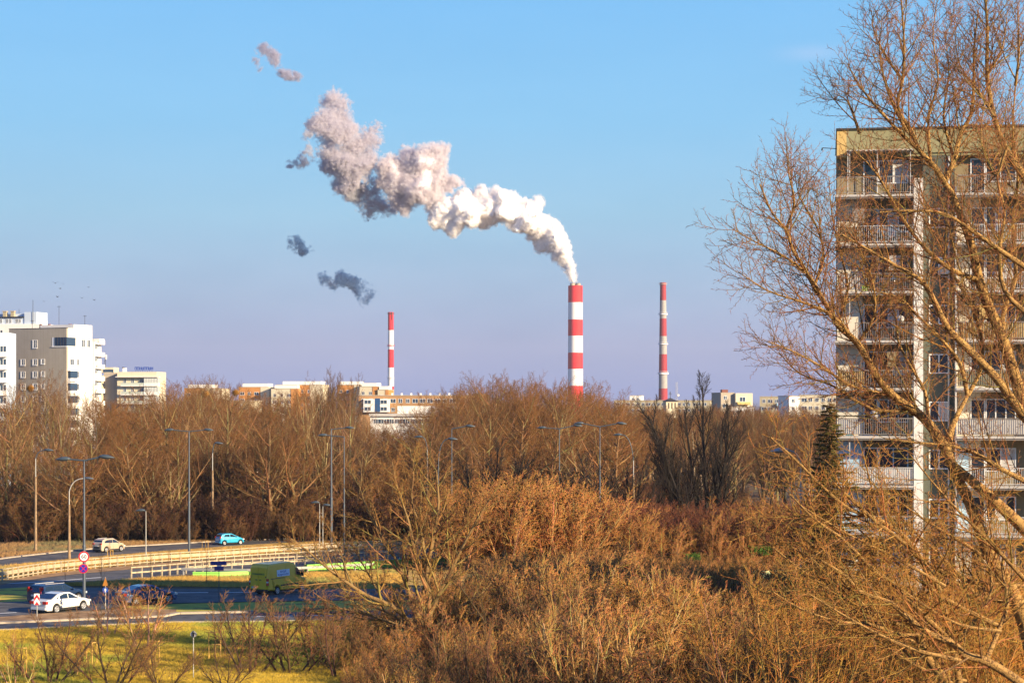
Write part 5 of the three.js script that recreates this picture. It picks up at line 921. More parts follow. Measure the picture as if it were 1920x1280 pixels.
  const low = [
    [[[1960, 1320], [1920, 1284], [1849, 1239], [1809, 1227], [1790, 1208], [1746, 1189], [1699, 1155], [1671, 1130], [1612, 1108], [1587, 1080], [1540, 1050]], 9, 1.8, 46, 44],
    [[[1810, 1330], [1777, 1280], [1734, 1224], [1724, 1192], [1696, 1149], [1674, 1124]], 9, 7, 47, 47],
    [[[1810, 1340], [1799, 1280], [1787, 1217], [1777, 1170], [1756, 1092], [1715, 1036], [1696, 1017], [1640, 975], [1590, 930], [1560, 900]], 8, 1.6, 48, 45],
    [[[1756, 1092], [1700, 1010], [1650, 975], [1595, 955], [1545, 915], [1490, 860], [1445, 820]], 5, 1.4, 47, 44],
    [[[1790, 1208], [1740, 1160], [1700, 1120], [1640, 1070], [1580, 1010], [1530, 975], [1480, 925]], 5, 1.4, 46.5, 44],
    [[[1849, 1239], [1870, 1190], [1890, 1130], [1880, 1060], [1895, 1000]], 5, 1.6, 47, 49],
    [[[1746, 1189], [1690, 1190], [1630, 1170], [1570, 1165], [1500, 1140], [1450, 1110]], 4.5, 1.3, 46, 44.5],
    [[[1787, 1217], [1830, 1160], [1860, 1100], [1850, 1030], [1862, 960]], 4.5, 1.4, 48, 49.5],
  ];
  const shoots2 = (pts, rad, lv, spacing, len, every) => { const a = W.p, b = T.p; const sw = [W, T]; return shootsIn(W2, T2b, pts, rad, lv, spacing, len, every); };
  function shootsIn(Wb, Tb, pts, rad, lv, spacing, len, every) {
    let total = 0; for (let k = 1; k < pts.length; k++) total += pts[k].distanceTo(pts[k - 1]);
    const n = Math.round(total / spacing); let az = R() * 7;
    for (let k = 0; k < n; k++) {
      const t = every + (1 - every) * (k + R()) / n, f = Math.min(pts.length - 1.001, t * (pts.length - 1)), i = Math.floor(f), p = pts[i].clone().lerp(pts[i + 1], f - i), d = pts[i + 1].clone().sub(pts[i]).normalize(), r = lerp(rad[i], rad[i + 1], f - i);
      az += 2.4 + (R() - 0.5); const dir = sprout(d, 0.5 + R() * 0.5, az), L = len * (1 - 0.4 * t) * (0.5 + R() * 0.9), segs = [0, 6, 4, 1][lv], buf = lv === 1 ? Wb : Tb, rr = Math.max([0, 0.011, 0.0075, 0.0052][lv], Math.min(r * 0.55, [0, 0.012 + L * 0.01, 0.009, 0.0058][lv]));
      buf.color = [null, [0.46, 0.29, 0.12], [0.5, 0.3, 0.09], [0.5, 0.27, 0.065]][lv].map((c) => c * (0.75 + 0.5 * R()));
      if (segs === 1) { buf.spike(p, p.clone().addScaledVector(bend(dir, R, 0.2, 0.05), L), rr * 1.15); continue; }
      const path = [p.clone()], rd = [rr], q = p.clone(); for (let s = 1; s <= segs; s++) { bend(dir, R, 0.2, 0.03); q.addScaledVector(dir, L / segs); path.push(q.clone()); rd.push(rr * lerp(1, 0.35, s / segs)); }
      buf.tube(path, rd, o.sides[lv]);
      if (lv === 1) shootsIn(Wb, Tb, path, rd, 2, 0.16, 0.34 * L + 0.22, 0.12); else if (lv === 2) shootsIn(Wb, Tb, path, rd, 3, 0.08, 0.2, 0.08);
    }
  }
  for (let k = 0; k < 16; k++) { // long young shoots rising to the left
    const x = 1600 + R() * 330, y = 1060 + R() * 230, w = 140 + R() * 170, h = 110 + R() * 150, b = (R() - 0.5) * 50, d = 45 + R() * 7; low.push([[[x, y], [x - w * 0.33, y - h * 0.25 + b], [x - w * 0.66, y - h * 0.58 + b * 0.6], [x - w, y - h]], 3 + R() * 1.5, 1, d, d - 2]);
  }
  for (const [pt, r0, r1, dA, dB] of low) {
    const m = pt.length - 1, c = new THREE.CatmullRomCurve3(pt.map(([x, y], k) => at(x, y, lerp(dA, dB, k / m)))), n = m * 3, pts = c.getPoints(n), rad = pts.map((_, k) => lerp(r0, r1, k / n) * px);
    W2.color = [0.46, 0.32, 0.15]; W2.tube(pts, rad, 9); shootsIn(W2, T2b, pts, rad, 1, 0.3, 1.7, 0.1);
  }
  const g2 = thing('bare_tree', 'smaller bare tree with arching limbs and a black cut stump below the poplar', 'tree'); part('trunk', W2.build(), bark, g2); part('crown', T2b.build(), M.bark, g2);
  part('cut_stump', new GB().tube([at(1674, 1126, 47), at(1672, 1116, 47)], [0.085, 0.1], 9, true).build(), M.black, g2, 'black cut branch end');
  triangleTotal += (W2.i.length + T2b.i.length) / 3;
}
// ---------- vehicles ----------
const paint = (r, g, b, metal = 0) => new THREE.MeshPhysicalMaterial({ color: rgb(r, g, b), roughness: 0.38, metalness: metal, clearcoat: 0.9, clearcoatRoughness: 0.08 });
M.tyre = std(rgb(0.02, 0.02, 0.02), 0.9); M.alloy = std(rgb(0.55, 0.55, 0.57), 0.35, { metalness: 0.5 }); M.redLamp = new THREE.MeshPhysicalMaterial({ color: rgb(0.55, 0.02, 0.02), roughness: 0.2, clearcoat: 1 }); M.clearLamp = new THREE.MeshPhysicalMaterial({ color: rgb(0.7, 0.7, 0.72), roughness: 0.15, clearcoat: 1 });
M.carGlass = new THREE.MeshPhysicalMaterial({ color: rgb(0.012, 0.02, 0.035), roughness: 0.05, clearcoat: 1 });
const shapeOf = (pts) => { const s = new THREE.Shape(); pts.forEach(([x, y], k) => (k ? s.lineTo(x, y) : s.moveTo(x, y))); return s; };
function extruded(shape, W, b, deform) {
  const g = new THREE.ExtrudeGeometry(shape, { depth: W - 2 * b, bevelEnabled: true, bevelThickness: b, bevelSize: b, bevelOffset: -b, bevelSegments: 4, curveSegments: 12 }); g.translate(0, 0, -(W - 2 * b) / 2);
  if (deform) { const p = g.attributes.position; for (let k = 0; k < p.count; k++) { const q = deform(p.getX(k), p.getY(k), p.getZ(k)); p.setXYZ(k, ...q); } }
  g.computeVertexNormals(); return g;
}
const discText = new Map();
function wheelGeo(r, w) {
  const prof = [[r * 0.62, -w / 2], [r * 0.92, -w / 2], [r, -w / 2 + 0.04], [r, w / 2 - 0.04], [r * 0.92, w / 2], [r * 0.62, w / 2]].map(([x, y]) => new THREE.Vector2(x, y)), tyre = new THREE.LatheGeometry(prof, 28).rotateX(Math.PI / 2);
  const g = new GB(); const disc = new THREE.CylinderGeometry(r * 0.64, r * 0.64, w * 0.7, 28).rotateX(Math.PI / 2);
  for (let k = 0; k < 5; k++) { g.m = new THREE.Matrix4().makeRotationZ(k * 1.2566); g.box(-0.045, 0.045, 0, r * 0.6, w * 0.352, w * 0.44); }
  g.m = null; return [tyre, disc, g.build(), new THREE.TorusGeometry(r * 0.61, 0.025, 8, 28).translate(0, 0, w * 0.42), new THREE.CylinderGeometry(r * 0.13, r * 0.13, 0.04, 12).rotateX(Math.PI / 2).translate(0, 0, w * 0.45)];
}
function addWheels(t, xs, half, r, w, rimDark = M.black) {
  const [tyre, disc, spokes, rimRing, hub] = wheelGeo(r, w);
  for (const x of xs) for (const s of [1, -1]) {
    const wh = new THREE.Group(); wh.name = 'wheel'; wh.position.set(x, r, s * (half - w / 2)); if (s < 0) wh.rotation.y = Math.PI; t.add(wh);
    part('tyre', tyre, M.tyre, wh); part('brake_disc', disc, rimDark, wh); part('rim', mergeGeometries([spokes, rimRing, hub].map((q) => q.toNonIndexed())), M.alloy, wh);
  }
}
// o: profile of the lower body (top line from rear to front), cabin outline, side windows, wheels
function makeCar(label, pos, heading, o) {
  const t = thing('car', label, 'car', pos, Math.PI / 2 - heading * Math.PI / 180), p = o.paint, half = o.W / 2;
  const low = [[-o.L / 2 + 0.03, 0.32], [-o.L / 2 + 0.14, 0.2]], arch = (x, r) => { for (let k = 0; k <= 10; k++) { const a = Math.PI - k / 10 * Math.PI; low.push([x + Math.cos(a) * r, 0.2 + Math.max(0, Math.sin(a) * r)]); } };
  const ar = o.wheelR + 0.06; low.push([o.xr - ar - 0.01, 0.2]); for (const x of [o.xr, o.xf]) { for (let k = 0; k <= 12; k++) { const a = Math.PI - k / 12 * Math.PI; low.push([x + Math.cos(a) * ar, Math.max(0.2, o.wheelR + Math.sin(a) * ar)]); } }
  low.push([o.L / 2 - 0.18, 0.2], [o.L / 2 - 0.02, 0.34]); for (let k = o.top.length - 1; k >= 0; k--) low.push(o.top[k]);
  const ends = (x, y, z) => { const e = Math.max(0, (Math.abs(x) - o.L * 0.34) / (o.L * 0.16)); return [x, y, z * (1 - (o.round ?? 0.1) * e * e)]; };
  part('body', extruded(shapeOf(low), o.W, 0.09, ends), p, t);
  part('underside', boxGeo(-o.L / 2 + 0.3, o.L / 2 - 0.35, 0.16, 0.42, -half + 0.28, half - 0.28), M.black, t);
  const k = o.tumble ?? 0.2, y0 = o.belt, zAt = (y) => (half - 0.05) * (1 - k * (y - y0));
  part('cabin', extruded(shapeOf(o.cabin), o.W - 0.1, 0.07, (x, y, z) => [x, y, z * (1 - k * (y - y0))]), p, t);
  const glass = (name, pts, s) => { const g = new THREE.BufferGeometry(), v = []; for (const [x, y] of pts) v.push(x, y, s * (zAt(y) + 0.012)); g.setAttribute('position', new THREE.Float32BufferAttribute(v, 3)); const idx = []; for (let q = 1; q < pts.length - 1; q++) s > 0 ? idx.push(0, q, q + 1) : idx.push(0, q + 1, q); g.setIndex(idx); g.computeVertexNormals(); return part(name, g, M.carGlass, t); };
  for (const w of o.windows) for (const s of [1, -1]) glass('side_window', w, s);
  const slope = (name, a, b, mat = M.carGlass, inset = 0.1) => { const n = V(-(b[1] - a[1]), b[0] - a[0], 0).normalize(); if (n.y < 0) n.negate(); const za = zAt(a[1]) - inset, zb = zAt(b[1]) - inset, g = new GB(), e = n.multiplyScalar(0.014), A = V(a[0], a[1], 0).add(e), B = V(b[0], b[1], 0).add(e), s = a[0] < 0 ? 1 : -1; g.quad(V(A.x, A.y, s * -za), V(A.x, A.y, s * za), V(B.x, B.y, s * zb), V(B.x, B.y, s * -zb)); return part(name, g.build(), mat, t); };
  slope('rear_window', ...o.rearGlass); slope('windscreen', ...o.frontGlass);
  addWheels(t, [o.xr, o.xf], half + 0.005, o.wheelR, 0.2);
  const xe = -o.L / 2;
  for (const s of [1, -1]) {
    const lamp = o.tail, g = new GB().box(xe - 0.02 + (lamp.in ?? 0), xe + lamp.d, lamp.y0, lamp.y1, s > 0 ? half - lamp.w : -half + 0.0 - 0.004 + 0, s > 0 ? half + 0.004 : -half + lamp.w).build(); const tl = part('tail_light', g, M.redLamp, t); tl.scale.z = 1 - (lamp.tuck ?? 0.08);
    const hl = part('headlight', boxGeo(o.L / 2 - 0.4, o.L / 2 - 0.02, 0.62, 0.76, s > 0 ? half - 0.42 : -half + 0.06, s > 0 ? half - 0.06 : -half + 0.42), M.clearLamp, t);
    part('wing_mirror', new THREE.SphereGeometry(0.12, 12, 8).scale(0.6, 0.75, 1).translate(o.mirrorX, o.belt + 0.1, s * (half + 0.08)), o.mirror ?? p, t);
    part('door_handle', boxGeo(o.mirrorX - 1.0, o.mirrorX - 0.82, o.belt - 0.16, o.belt - 0.13, s * (half + 0.004) - 0.012, s * (half + 0.004) + 0.012), o.trim ?? p, t);
  }
  part('number_plate', boxGeo(xe - 0.03, xe + 0.02, o.plateY, o.plateY + 0.13, -0.27, 0.27), M.white, t);
  part('rear_bumper', boxGeo(xe - 0.035, xe + 0.25, 0.3, 0.44, -half * 0.78, half * 0.78), o.bumper ?? p, t);
  part('rear_valance', boxGeo(xe + 0.02, xe + 0.3, 0.2, 0.3, -half * 0.72, half * 0.72), M.black, t);
  for (const x of o.seams) for (const s of [1, -1]) part('door_seam', boxGeo(x - 0.008, x + 0.008, 0.3, o.belt - 0.05, s * (half - 0.002) - 0.004, s * (half - 0.002) + 0.004), M.black, t);
  o.extra?.(t, half);
  return t;
}
const saloon = { L: 4.6, W: 1.86, belt: 0.93, wheelR: 0.33, xr: -1.32, xf: 1.45, round: 0.16, tumble: 0.32,
  top: [[-2.28, 0.55], [-2.26, 0.92], [-2.14, 1.02], [-1.5, 1.06], [1.0, 0.98], [1.55, 0.93], [2.05, 0.8], [2.26, 0.62]],
  cabin: [[-1.9, 0.9], [-1.75, 1.02], [-0.95, 1.4], [-0.35, 1.47], [0.2, 1.45], [1.2, 0.98], [1.25, 0.9]],
  windows: [[[-1.35, 1.04], [-1.2, 1.02], [-1.0, 1.22], [-0.98, 1.28], [-1.1, 1.2]], [[-0.95, 1.02], [-0.12, 1.0], [-0.12, 1.37], [-0.5, 1.37], [-0.9, 1.25]], [[-0.04, 1.0], [0.88, 0.99], [0.4, 1.24], [0.12, 1.36], [-0.04, 1.37]]],
  rearGlass: [[-1.68, 1.07], [-1.02, 1.38]], frontGlass: [[1.12, 1.02], [0.28, 1.43]], tail: { y0: 0.72, y1: 0.93, d: 0.5, w: 0.42, tuck: 0.1 }, mirrorX: 0.75, plateY: 0.68, seams: [-0.98, -0.08, 0.95] };
const carPos = (px, py) => onGround(px, py, 0.022);
makeCar('white saloon turning at the traffic island behind the red chevron marker', carPos(113, 1146), 32, { ...saloon, paint: paint(0.72, 0.72, 0.7) });
const estate = { L: 4.7, W: 1.86, belt: 0.95, wheelR: 0.33, xr: -1.38, xf: 1.4, round: 0.14, tumble: 0.28,
  top: [[-2.32, 0.55], [-2.32, 1.0], [-2.2, 1.06], [1.0, 0.99], [1.6, 0.94], [2.1, 0.8], [2.3, 0.6]],
  cabin: [[-2.26, 0.9], [-2.24, 1.02], [-1.95, 1.46], [-1.6, 1.54], [0.1, 1.53], [1.18, 1.0], [1.24, 0.9]],
  windows: [[[-1.95, 1.08], [-1.1, 1.05], [-1.1, 1.42], [-1.7, 1.4]], [[-1.02, 1.05], [-0.14, 1.03], [-0.14, 1.43], [-1.02, 1.43]], [[-0.06, 1.03], [0.85, 1.01], [0.35, 1.3], [0.1, 1.43], [-0.06, 1.43]]],
  rearGlass: [[-2.19, 1.08], [-1.99, 1.42]], frontGlass: [[1.1, 1.04], [0.18, 1.5]], tail: { y0: 0.85, y1: 1.36, d: 0.3, w: 0.2, in: 0.06, tuck: 0.14 }, mirrorX: 0.75, plateY: 0.66, seams: [-1.06, -0.1, 0.95] };
makeCar('dark navy estate car in the shade just behind the white saloon', carPos(106, 1129.5), 36, { ...estate, paint: paint(0.008, 0.03, 0.09, 0.3), extra: (t, h) => { for (const s of [1, -1]) part('roof_rail', boxGeo(-1.7, 0.2, 1.53, 1.57, s * 0.62 - 0.02, s * 0.62 + 0.02), M.alloy, t); } });
makeCar('blue saloon half hidden by pale shrubs on the shaded carriageway', carPos(274, 1131), 52, { ...saloon, W: 1.8, paint: paint(0.02, 0.1, 0.26, 0.3) });
const suv = { L: 4.05, W: 1.78, belt: 1.05, wheelR: 0.35, xr: -1.2, xf: 1.3, round: 0.13, tumble: 0.25,
  top: [[-1.98, 0.6], [-2.0, 1.05], [-1.9, 1.14], [1.0, 1.1], [1.5, 1.05], [1.85, 0.9], [1.98, 0.65]],
  cabin: [[-1.93, 1.0], [-1.92, 1.12], [-1.68, 1.56], [-1.3, 1.67], [0.2, 1.66], [1.15, 1.14], [1.25, 1.0]],
  windows: [[[-1.5, 1.2], [-0.15, 1.15], [-0.15, 1.53], [-1.05, 1.53], [-1.4, 1.4]], [[-0.08, 1.15], [0.92, 1.13], [0.45, 1.42], [0.2, 1.54], [-0.08, 1.54]]],
  rearGlass: [[-1.87, 1.17], [-1.7, 1.52]], frontGlass: [[1.08, 1.18], [0.28, 1.62]], tail: { y0: 1.0, y1: 1.16, d: 0.34, w: 0.36, in: 0.03, tuck: 0.1 }, mirrorX: 0.8, plateY: 0.78, seams: [-0.95, -0.12, 0.9], bumper: M.black };
makeCar('beige small off-roader on the far carriageway', carPos(203, 1034.5), 34, { ...suv, paint: paint(0.56, 0.43, 0.3, 0.15), extra: (t, h) => { for (const s of [1, -1]) { part('roof_rail', boxGeo(-1.3, 0.2, 1.67, 1.71, s * 0.58 - 0.02, s * 0.58 + 0.02), M.alloy, t); part('sill', boxGeo(-0.75, 0.85, 0.18, 0.4, s * (h - 0.006) - 0.02, s * (h - 0.006) + 0.02), M.black, t); } part('spare_wheel_cover', boxGeo(-2.05, -1.95, 0.5, 0.75, -0.5, 0.5), M.black, t); } });
const hatch = { L: 3.6, W: 1.62, belt: 0.98, wheelR: 0.29, xr: -1.2, xf: 1.18, round: 0.14, tumble: 0.26,
  top: [[-1.76, 0.5], [-1.78, 0.9], [-1.7, 1.06], [0.7, 1.0], [1.15, 0.95], [1.55, 0.78], [1.76, 0.55]],
  cabin: [[-1.72, 0.9], [-1.7, 1.04], [-1.48, 1.4], [-1.1, 1.5], [-0.1, 1.49], [0.95, 1.02], [1.05, 0.9]],
  windows: [[[-1.28, 1.14], [-0.42, 1.04], [-0.42, 1.38], [-1.0, 1.37]], [[-0.34, 1.04], [0.7, 1.02], [0.15, 1.28], [-0.1, 1.39], [-0.34, 1.39]]],
  rearGlass: [[-1.66, 1.09], [-1.5, 1.36]], frontGlass: [[0.88, 1.06], [-0.02, 1.46]], tail: { y0: 0.85, y1: 1.12, d: 0.22, w: 0.2, in: 0.03, tuck: 0.1 }, mirrorX: 0.55, plateY: 0.6, seams: [-0.95, -0.38, 0.66] };
makeCar('bright turquoise blue hatchback on the far carriageway', carPos(430, 1021), 52, { ...hatch, paint: paint(0.01, 0.36, 0.6, 0.1) });
{ // olive yellow high-roofed van
  const L = 5.5, W = 1.96, half = W / 2, t = thing('delivery_van', 'olive yellow high roofed delivery van with a white poster on its side', 'van', carPos(522, 1112), Math.PI / 2 - 30 * Math.PI / 180), p = paint(0.85, 0.52, 0.015);
  const xr = -1.45, xf = 2.0, wr = 0.35, ar = 0.42, low = [[-L / 2 + 0.05, 0.45], [xr - ar, 0.42]];
  for (const x of [xr, xf]) for (let k = 0; k <= 12; k++) { const a = Math.PI - k / 12 * Math.PI; low.push([x + Math.cos(a) * ar, Math.max(0.36, wr + Math.sin(a) * ar)]); }
  low.push([L / 2 - 0.1, 0.36], [L / 2, 0.55], [L / 2 - 0.02, 0.95], [L / 2 - 0.25, 1.15], [L / 2 - 0.75, 1.28], [L / 2 - 1.25, 2.05], [L / 2 - 1.75, 2.5], [L / 2 - 2.3, 2.62], [-L / 2 + 0.25, 2.6], [-L / 2 + 0.1, 2.45], [-L / 2, 1.4]);
  const k0 = 0.07, zAt = (y) => half * (1 - Math.max(0, y - 0.36) * k0 * 0.9);
  part('body', extruded(shapeOf(low), W, 0.1, (x, y, z) => [x, y, z * (1 - Math.max(0, y - 0.36) * k0 * 0.9)]), p, t);
  const side = (name, x0, x1, y0, y1, m, o = 0.01, s = 1) => { const g = new GB(), a = zAt(y0) + o, b = zAt(y1) + o; g.quad(V(x0, y0, a), V(x1, y0, a), V(x1, y1, b), V(x0, y1, b)); const q = part(name, g.build(), m, t); if (s < 0) q.scale.z = -1; return q; };
  for (const s of [1, -1]) {
    const g = new GB(), pts = [[1.15, 1.5], [1.95, 1.42], [1.5, 2.02], [1.15, 2.08]]; g.quad(...pts.map(([x, y]) => V(x, y, zAt(y) + 0.012))); const w = part('side_window', g.build(), M.carGlass, t); if (s < 0) w.scale.z = -1;
    part('wing_mirror', boxGeo(1.72, 1.86, 1.35, 1.72, s * 1.0 + (s > 0 ? 0 : -0.22), s * 1.0 + (s > 0 ? 0.22 : 0)), M.black, t);
    side('rubbing_strip', -1.0, 1.5, 0.72, 0.82, M.black, 0.012, s);
    for (const x of [-0.2, 1.05, 2.0]) side('door_seam', x, x + 0.02, 0.5, 2.3, M.black, 0.006, s);
    side('slide_rail', -2.3, -0.3, 1.34, 1.4, M.darkMetal, 0.014, s);
    part('tail_light', boxGeo(-L / 2 - 0.03, -L / 2 + 0.14, 0.85, 1.42, s > 0 ? half - 0.17 : -half - 0.01 + 0.05, s > 0 ? half + 0.005 - 0.04 : -half + 0.17), M.redLamp, t);
    part('reversing_lamp', boxGeo(-L / 2 - 0.034, -L / 2 + 0.1, 1.08, 1.2, s > 0 ? half - 0.165 : -half + 0.045, s > 0 ? half - 0.03 : -half + 0.165), M.clearLamp, t);
    part('rear_door', boxGeo(-L / 2 - 0.018, -L / 2 + 0.1, 0.55, 2.3, s > 0 ? 0.012 : -half * 0.83, s > 0 ? half * 0.83 : -0.012), p, t);
    part('door_handle', boxGeo(-L / 2 - 0.05, -L / 2 - 0.018, 1.28, 1.34, s > 0 ? 0.1 : -0.3, s > 0 ? 0.3 : -0.1), M.black, t);
    part('hinge', boxGeo(-L / 2 - 0.04, -L / 2 - 0.018, 1.5, 1.6, s > 0 ? half * 0.72 : -half * 0.82, s > 0 ? half * 0.82 : -half * 0.72), M.black, t);
  }
  part('windscreen', new GB().quad(V(L / 2 - 0.74, 1.31, 0.78), V(L / 2 - 0.74, 1.31, -0.78), V(L / 2 - 1.24, 2.06, -0.74), V(L / 2 - 1.24, 2.06, 0.74)).build(), M.carGlass, t).position.x = 0.02;
  part('rear_bumper', boxGeo(-L / 2 - 0.12, -L / 2 + 0.2, 0.38, 0.54, -half * 0.94, half * 0.94), M.black, t);
  part('number_plate', boxGeo(-L / 2 - 0.035, -L / 2 - 0.02, 0.62, 0.74, -0.7, -0.2), M.white, t);
  part('underside', boxGeo(-L / 2 + 0.3, L / 2 - 0.5, 0.22, 0.5, -half + 0.3, half - 0.3), M.black, t);
  const print = (w, h, draw) => { const c = document.createElement('canvas'); c.width = w; c.height = h; const x = c.getContext('2d'); draw(x, w, h); const tx = new THREE.CanvasTexture(c); tx.colorSpace = THREE.SRGBColorSpace; return new THREE.MeshStandardMaterial({ map: tx, roughness: 0.5 }); };
  const ad = print(256, 128, (x, w, h) => { x.fillStyle = '#dfe6f2'; x.fillRect(0, 0, w, h); x.fillStyle = '#2a4c9c'; x.textAlign = 'center'; x.font = 'bold 50px sans-serif'; x.fillText('MOJE', 128, 56); x.font = 'bold 48px sans-serif'; x.fillText('bagażniki', 128, 108); });
  const g = new THREE.BufferGeometry(), a = zAt(1.5) + 0.016, b = zAt(2.05) + 0.016; g.setAttribute('position', new THREE.Float32BufferAttribute([-1.45, 1.5, a, 0.3, 1.5, a, 0.3, 2.05, b, -1.45, 2.05, b], 3)); g.setAttribute('uv', new THREE.Float32BufferAttribute([0, 0, 1, 0, 1, 1, 0, 1], 2)); g.setIndex([0, 1, 2, 0, 2, 3]); g.computeVertexNormals(); part('poster', g, ad, t, 'white poster with blue lettering');
  const rear = print(256, 32, (x, w, h) => { x.fillStyle = '#9a952e'; x.fillRect(0, 0, w, h); x.fillStyle = '#3c3c14'; x.textAlign = 'center'; x.font = 'bold 26px sans-serif'; x.fillText('bagażniki.pl', 128, 25); });
  const q = new THREE.PlaneGeometry(1.25, 0.16).rotateY(-Math.PI / 2).translate(-L / 2 - 0.022, 1.78, 0.0); part('lettering', q, rear, t);
  addWheels(t, [xr, xf], half + 0.003, wr, 0.22);
}
// ---------- street furniture ----------
// lamp head: a flattened tapering shell
const headGeo = (() => { const g = new THREE.SphereGeometry(1, 18, 10).scale(0.6, 0.2, 0.26); const p = g.attributes.position; for (let k = 0; k < p.count; k++) { const x = p.getX(k), f = 1 - 0.4 * smooth(-0.1, 0.6, -x); p.setY(k, p.getY(k) * f + (p.getY(k) < 0 ? 0.05 : 0)); p.setZ(k, p.getZ(k) * f); } g.computeVertexNormals(); return g; })();
function lamp(label, x, d, topPy, arms, o = {}) {
  const base = foot(x, d), k = d / F, H = EYE - (topPy - HORIZON) * k - base.y, t = thing('street_lamp', label, 'street lamp', base, 0, o.group), r = o.r ?? 0.1;
  const mat = o.mat ?? M.pole, split = o.split ?? 0.42;
  if (o.concrete) { part('pole', new GB().tube([V(0, -0.3, 0), V(0, H * 0.8, 0)], [0.19, 0.12], 12, true).build(), M.concretePole, t); part('upper_pole', new GB().tube([V(0, H * 0.8, 0), V(0, H, 0)], [0.06, 0.055], 8, true).build(), M.galvan, t); }
  else { part('base_pole', new GB().tube([V(0, -0.2, 0), V(0, H * split, 0)], [r * 1.15, r * 1.05], 14, true).build(), mat, t); part('pole', new GB().tube([V(0, H * split, 0), V(0, H, 0)], [r * 0.85, r * 0.5], 14, true).build(), mat, t); part('collar', new THREE.CylinderGeometry(r * 1.12, r * 1.2, 0.12, 14).translate(0, H * split, 0), mat, t); }
  for (const [ax, ay, curve] of arms) {
    const e = V((ax - x) * k, EYE - (ay - HORIZON) * k - base.y, 0), s = Math.sign(e.x), tip = e.clone(); tip.x -= s * 0.5;
    const pts = curve ? new THREE.QuadraticBezierCurve3(V(0, H - 0.1, 0), V(e.x * 0.15, e.y + 0.05, 0), tip).getPoints(10) : [V(0, H - 0.06, 0), tip];
    part('arm', new GB().tube(pts, o.armR ?? 0.06, 8, true).build(), o.armMat ?? M.lampHead, t);
    const h = part('lamp_head', headGeo, o.headMat ?? M.lampHead, t); h.position.copy(e); h.scale.x = s > 0 ? 1 : 1; if (s > 0) h.rotation.y = Math.PI; h.rotation.z = 0.08;
    const lens = part('lamp_lens', new THREE.SphereGeometry(0.13, 12, 6).scale(1.6, 0.35, 1).translate(-0.05, -0.075, 0), M.clearLamp, h);
  }
  return t;
}
const dA = groundDepth(1140);
lamp('tall double lamp carrying the round speed limit sign', 157, dA, 862, [[117, 861], [199, 857]], { r: 0.11 });
lamp('tall double lamp behind the far guardrail, left of the turquoise hatchback', 354, groundDepth(1037), 808, [[316, 806], [391, 806]], { r: 0.13 });
lamp('tall lamp with its single arm to the right, left of a matching post', 621, groundDepth(1029), 804, [[656, 802]], { r: 0.15 });
lamp('tall pale lamp with its single arm to the left', 645, groundDepth(1042), 818, [[604, 816]], { r: 0.1 });
lamp('tall thin lamp with one arm to the right above the willow', 847, 236, 803, [[882, 799]], { r: 0.09 });
lamp('tall double lamp in front of the round russet trees', 1049, 246, 803, [[1015, 802], [1084, 798]], { r: 0.1 });
lamp('tall double lamp left of the black tree, arms rising', 1125, 224, 799, [[1085, 794], [1166, 794]], { r: 0.1 });
lamp('curved dark lamp beside the tall thin lamp', 822, 232, 858, [[849, 823, 1]], { r: 0.08, armR: 0.06 });
lamp('short silver lamp with a small dark head by the far guardrail', 273, groundDepth(1047), 958, [[262, 957]], { r: 0.075, mat: M.galvan, split: 0.1 });
lamp('old concrete lamp with a curved arm left of the beige car', 129, groundDepth(1048), 920, [[166, 897, 1]], { concrete: true, armMat: M.galvan, headMat: M.pole });
lamp('old concrete lamp nearest the left edge', 66, groundDepth(1035), 858, [[91, 844, 1]], { concrete: true });
lamp('old concrete lamp behind the turquoise hatchback', 398, groundDepth(1014), 848, [[410, 831, 1]], { concrete: true });
lamp('old concrete lamp half sunk in the crowns behind the willow', 801, 276, 842, [[784, 819, 1]], { concrete: true });
lamp('old concrete lamp left of the black tree', 1188, 262, 862, [[1158, 815, 1]], { concrete: true });
lamp('bright curved lamp arm over the spruce', 1502, 128, 866, [[1462, 845, 1]], { r: 0.07, mat: M.galvan, armMat: M.galvan, headMat: M.galvan });
lamp('left one of two short lamp posts standing close together', 599, groundDepth(1023), 944, [[590, 942]], { r: 0.07, mat: M.galvan, split: 0.1 });
lamp('right one of two short lamp posts standing close together', 605, groundDepth(1025), 948, [[614, 947]], { r: 0.07, mat: M.galvan, split: 0.1 });
// --- signs
const canvasMat = (w, h, draw, more = {}) => { const c = document.createElement('canvas'); c.width = w; c.height = h; draw(c.getContext('2d'), w, h); const t = new THREE.CanvasTexture(c); t.colorSpace = THREE.SRGBColorSpace; return new THREE.MeshStandardMaterial({ map: t, roughness: 0.5, ...more }); };
function disc(name, label, x, y, d, rPx, face) {
  const p = at(x, y, d), r = rPx / F * d, o = thing(name, label, 'traffic sign', p);
  part('plate', new THREE.CylinderGeometry(r, r, 0.025, 40).rotateX(Math.PI / 2), M.galvan, o); part('face', new THREE.CircleGeometry(r * 0.985, 40).translate(0, 0, 0.016), face, o);
  part('bracket', boxGeo(-0.05, 0.05, -0.06, 0.06, -0.16, -0.013), M.galvan, o); return o;
}
disc('speed_limit_sign', 'round red and white speed limit sign reading 60', 156.5, 1043.5, dA - 0.3, 10.2, canvasMat(256, 256, (x) => { x.fillStyle = '#d81024'; x.fillRect(0, 0, 256, 256); x.fillStyle = '#f4f0ea'; x.beginPath(); x.arc(128, 128, 96, 0, 7); x.fill(); x.fillStyle = '#14204a'; x.font = 'bold 120px sans-serif'; x.textAlign = 'center'; x.fillText('60', 128, 170); }));
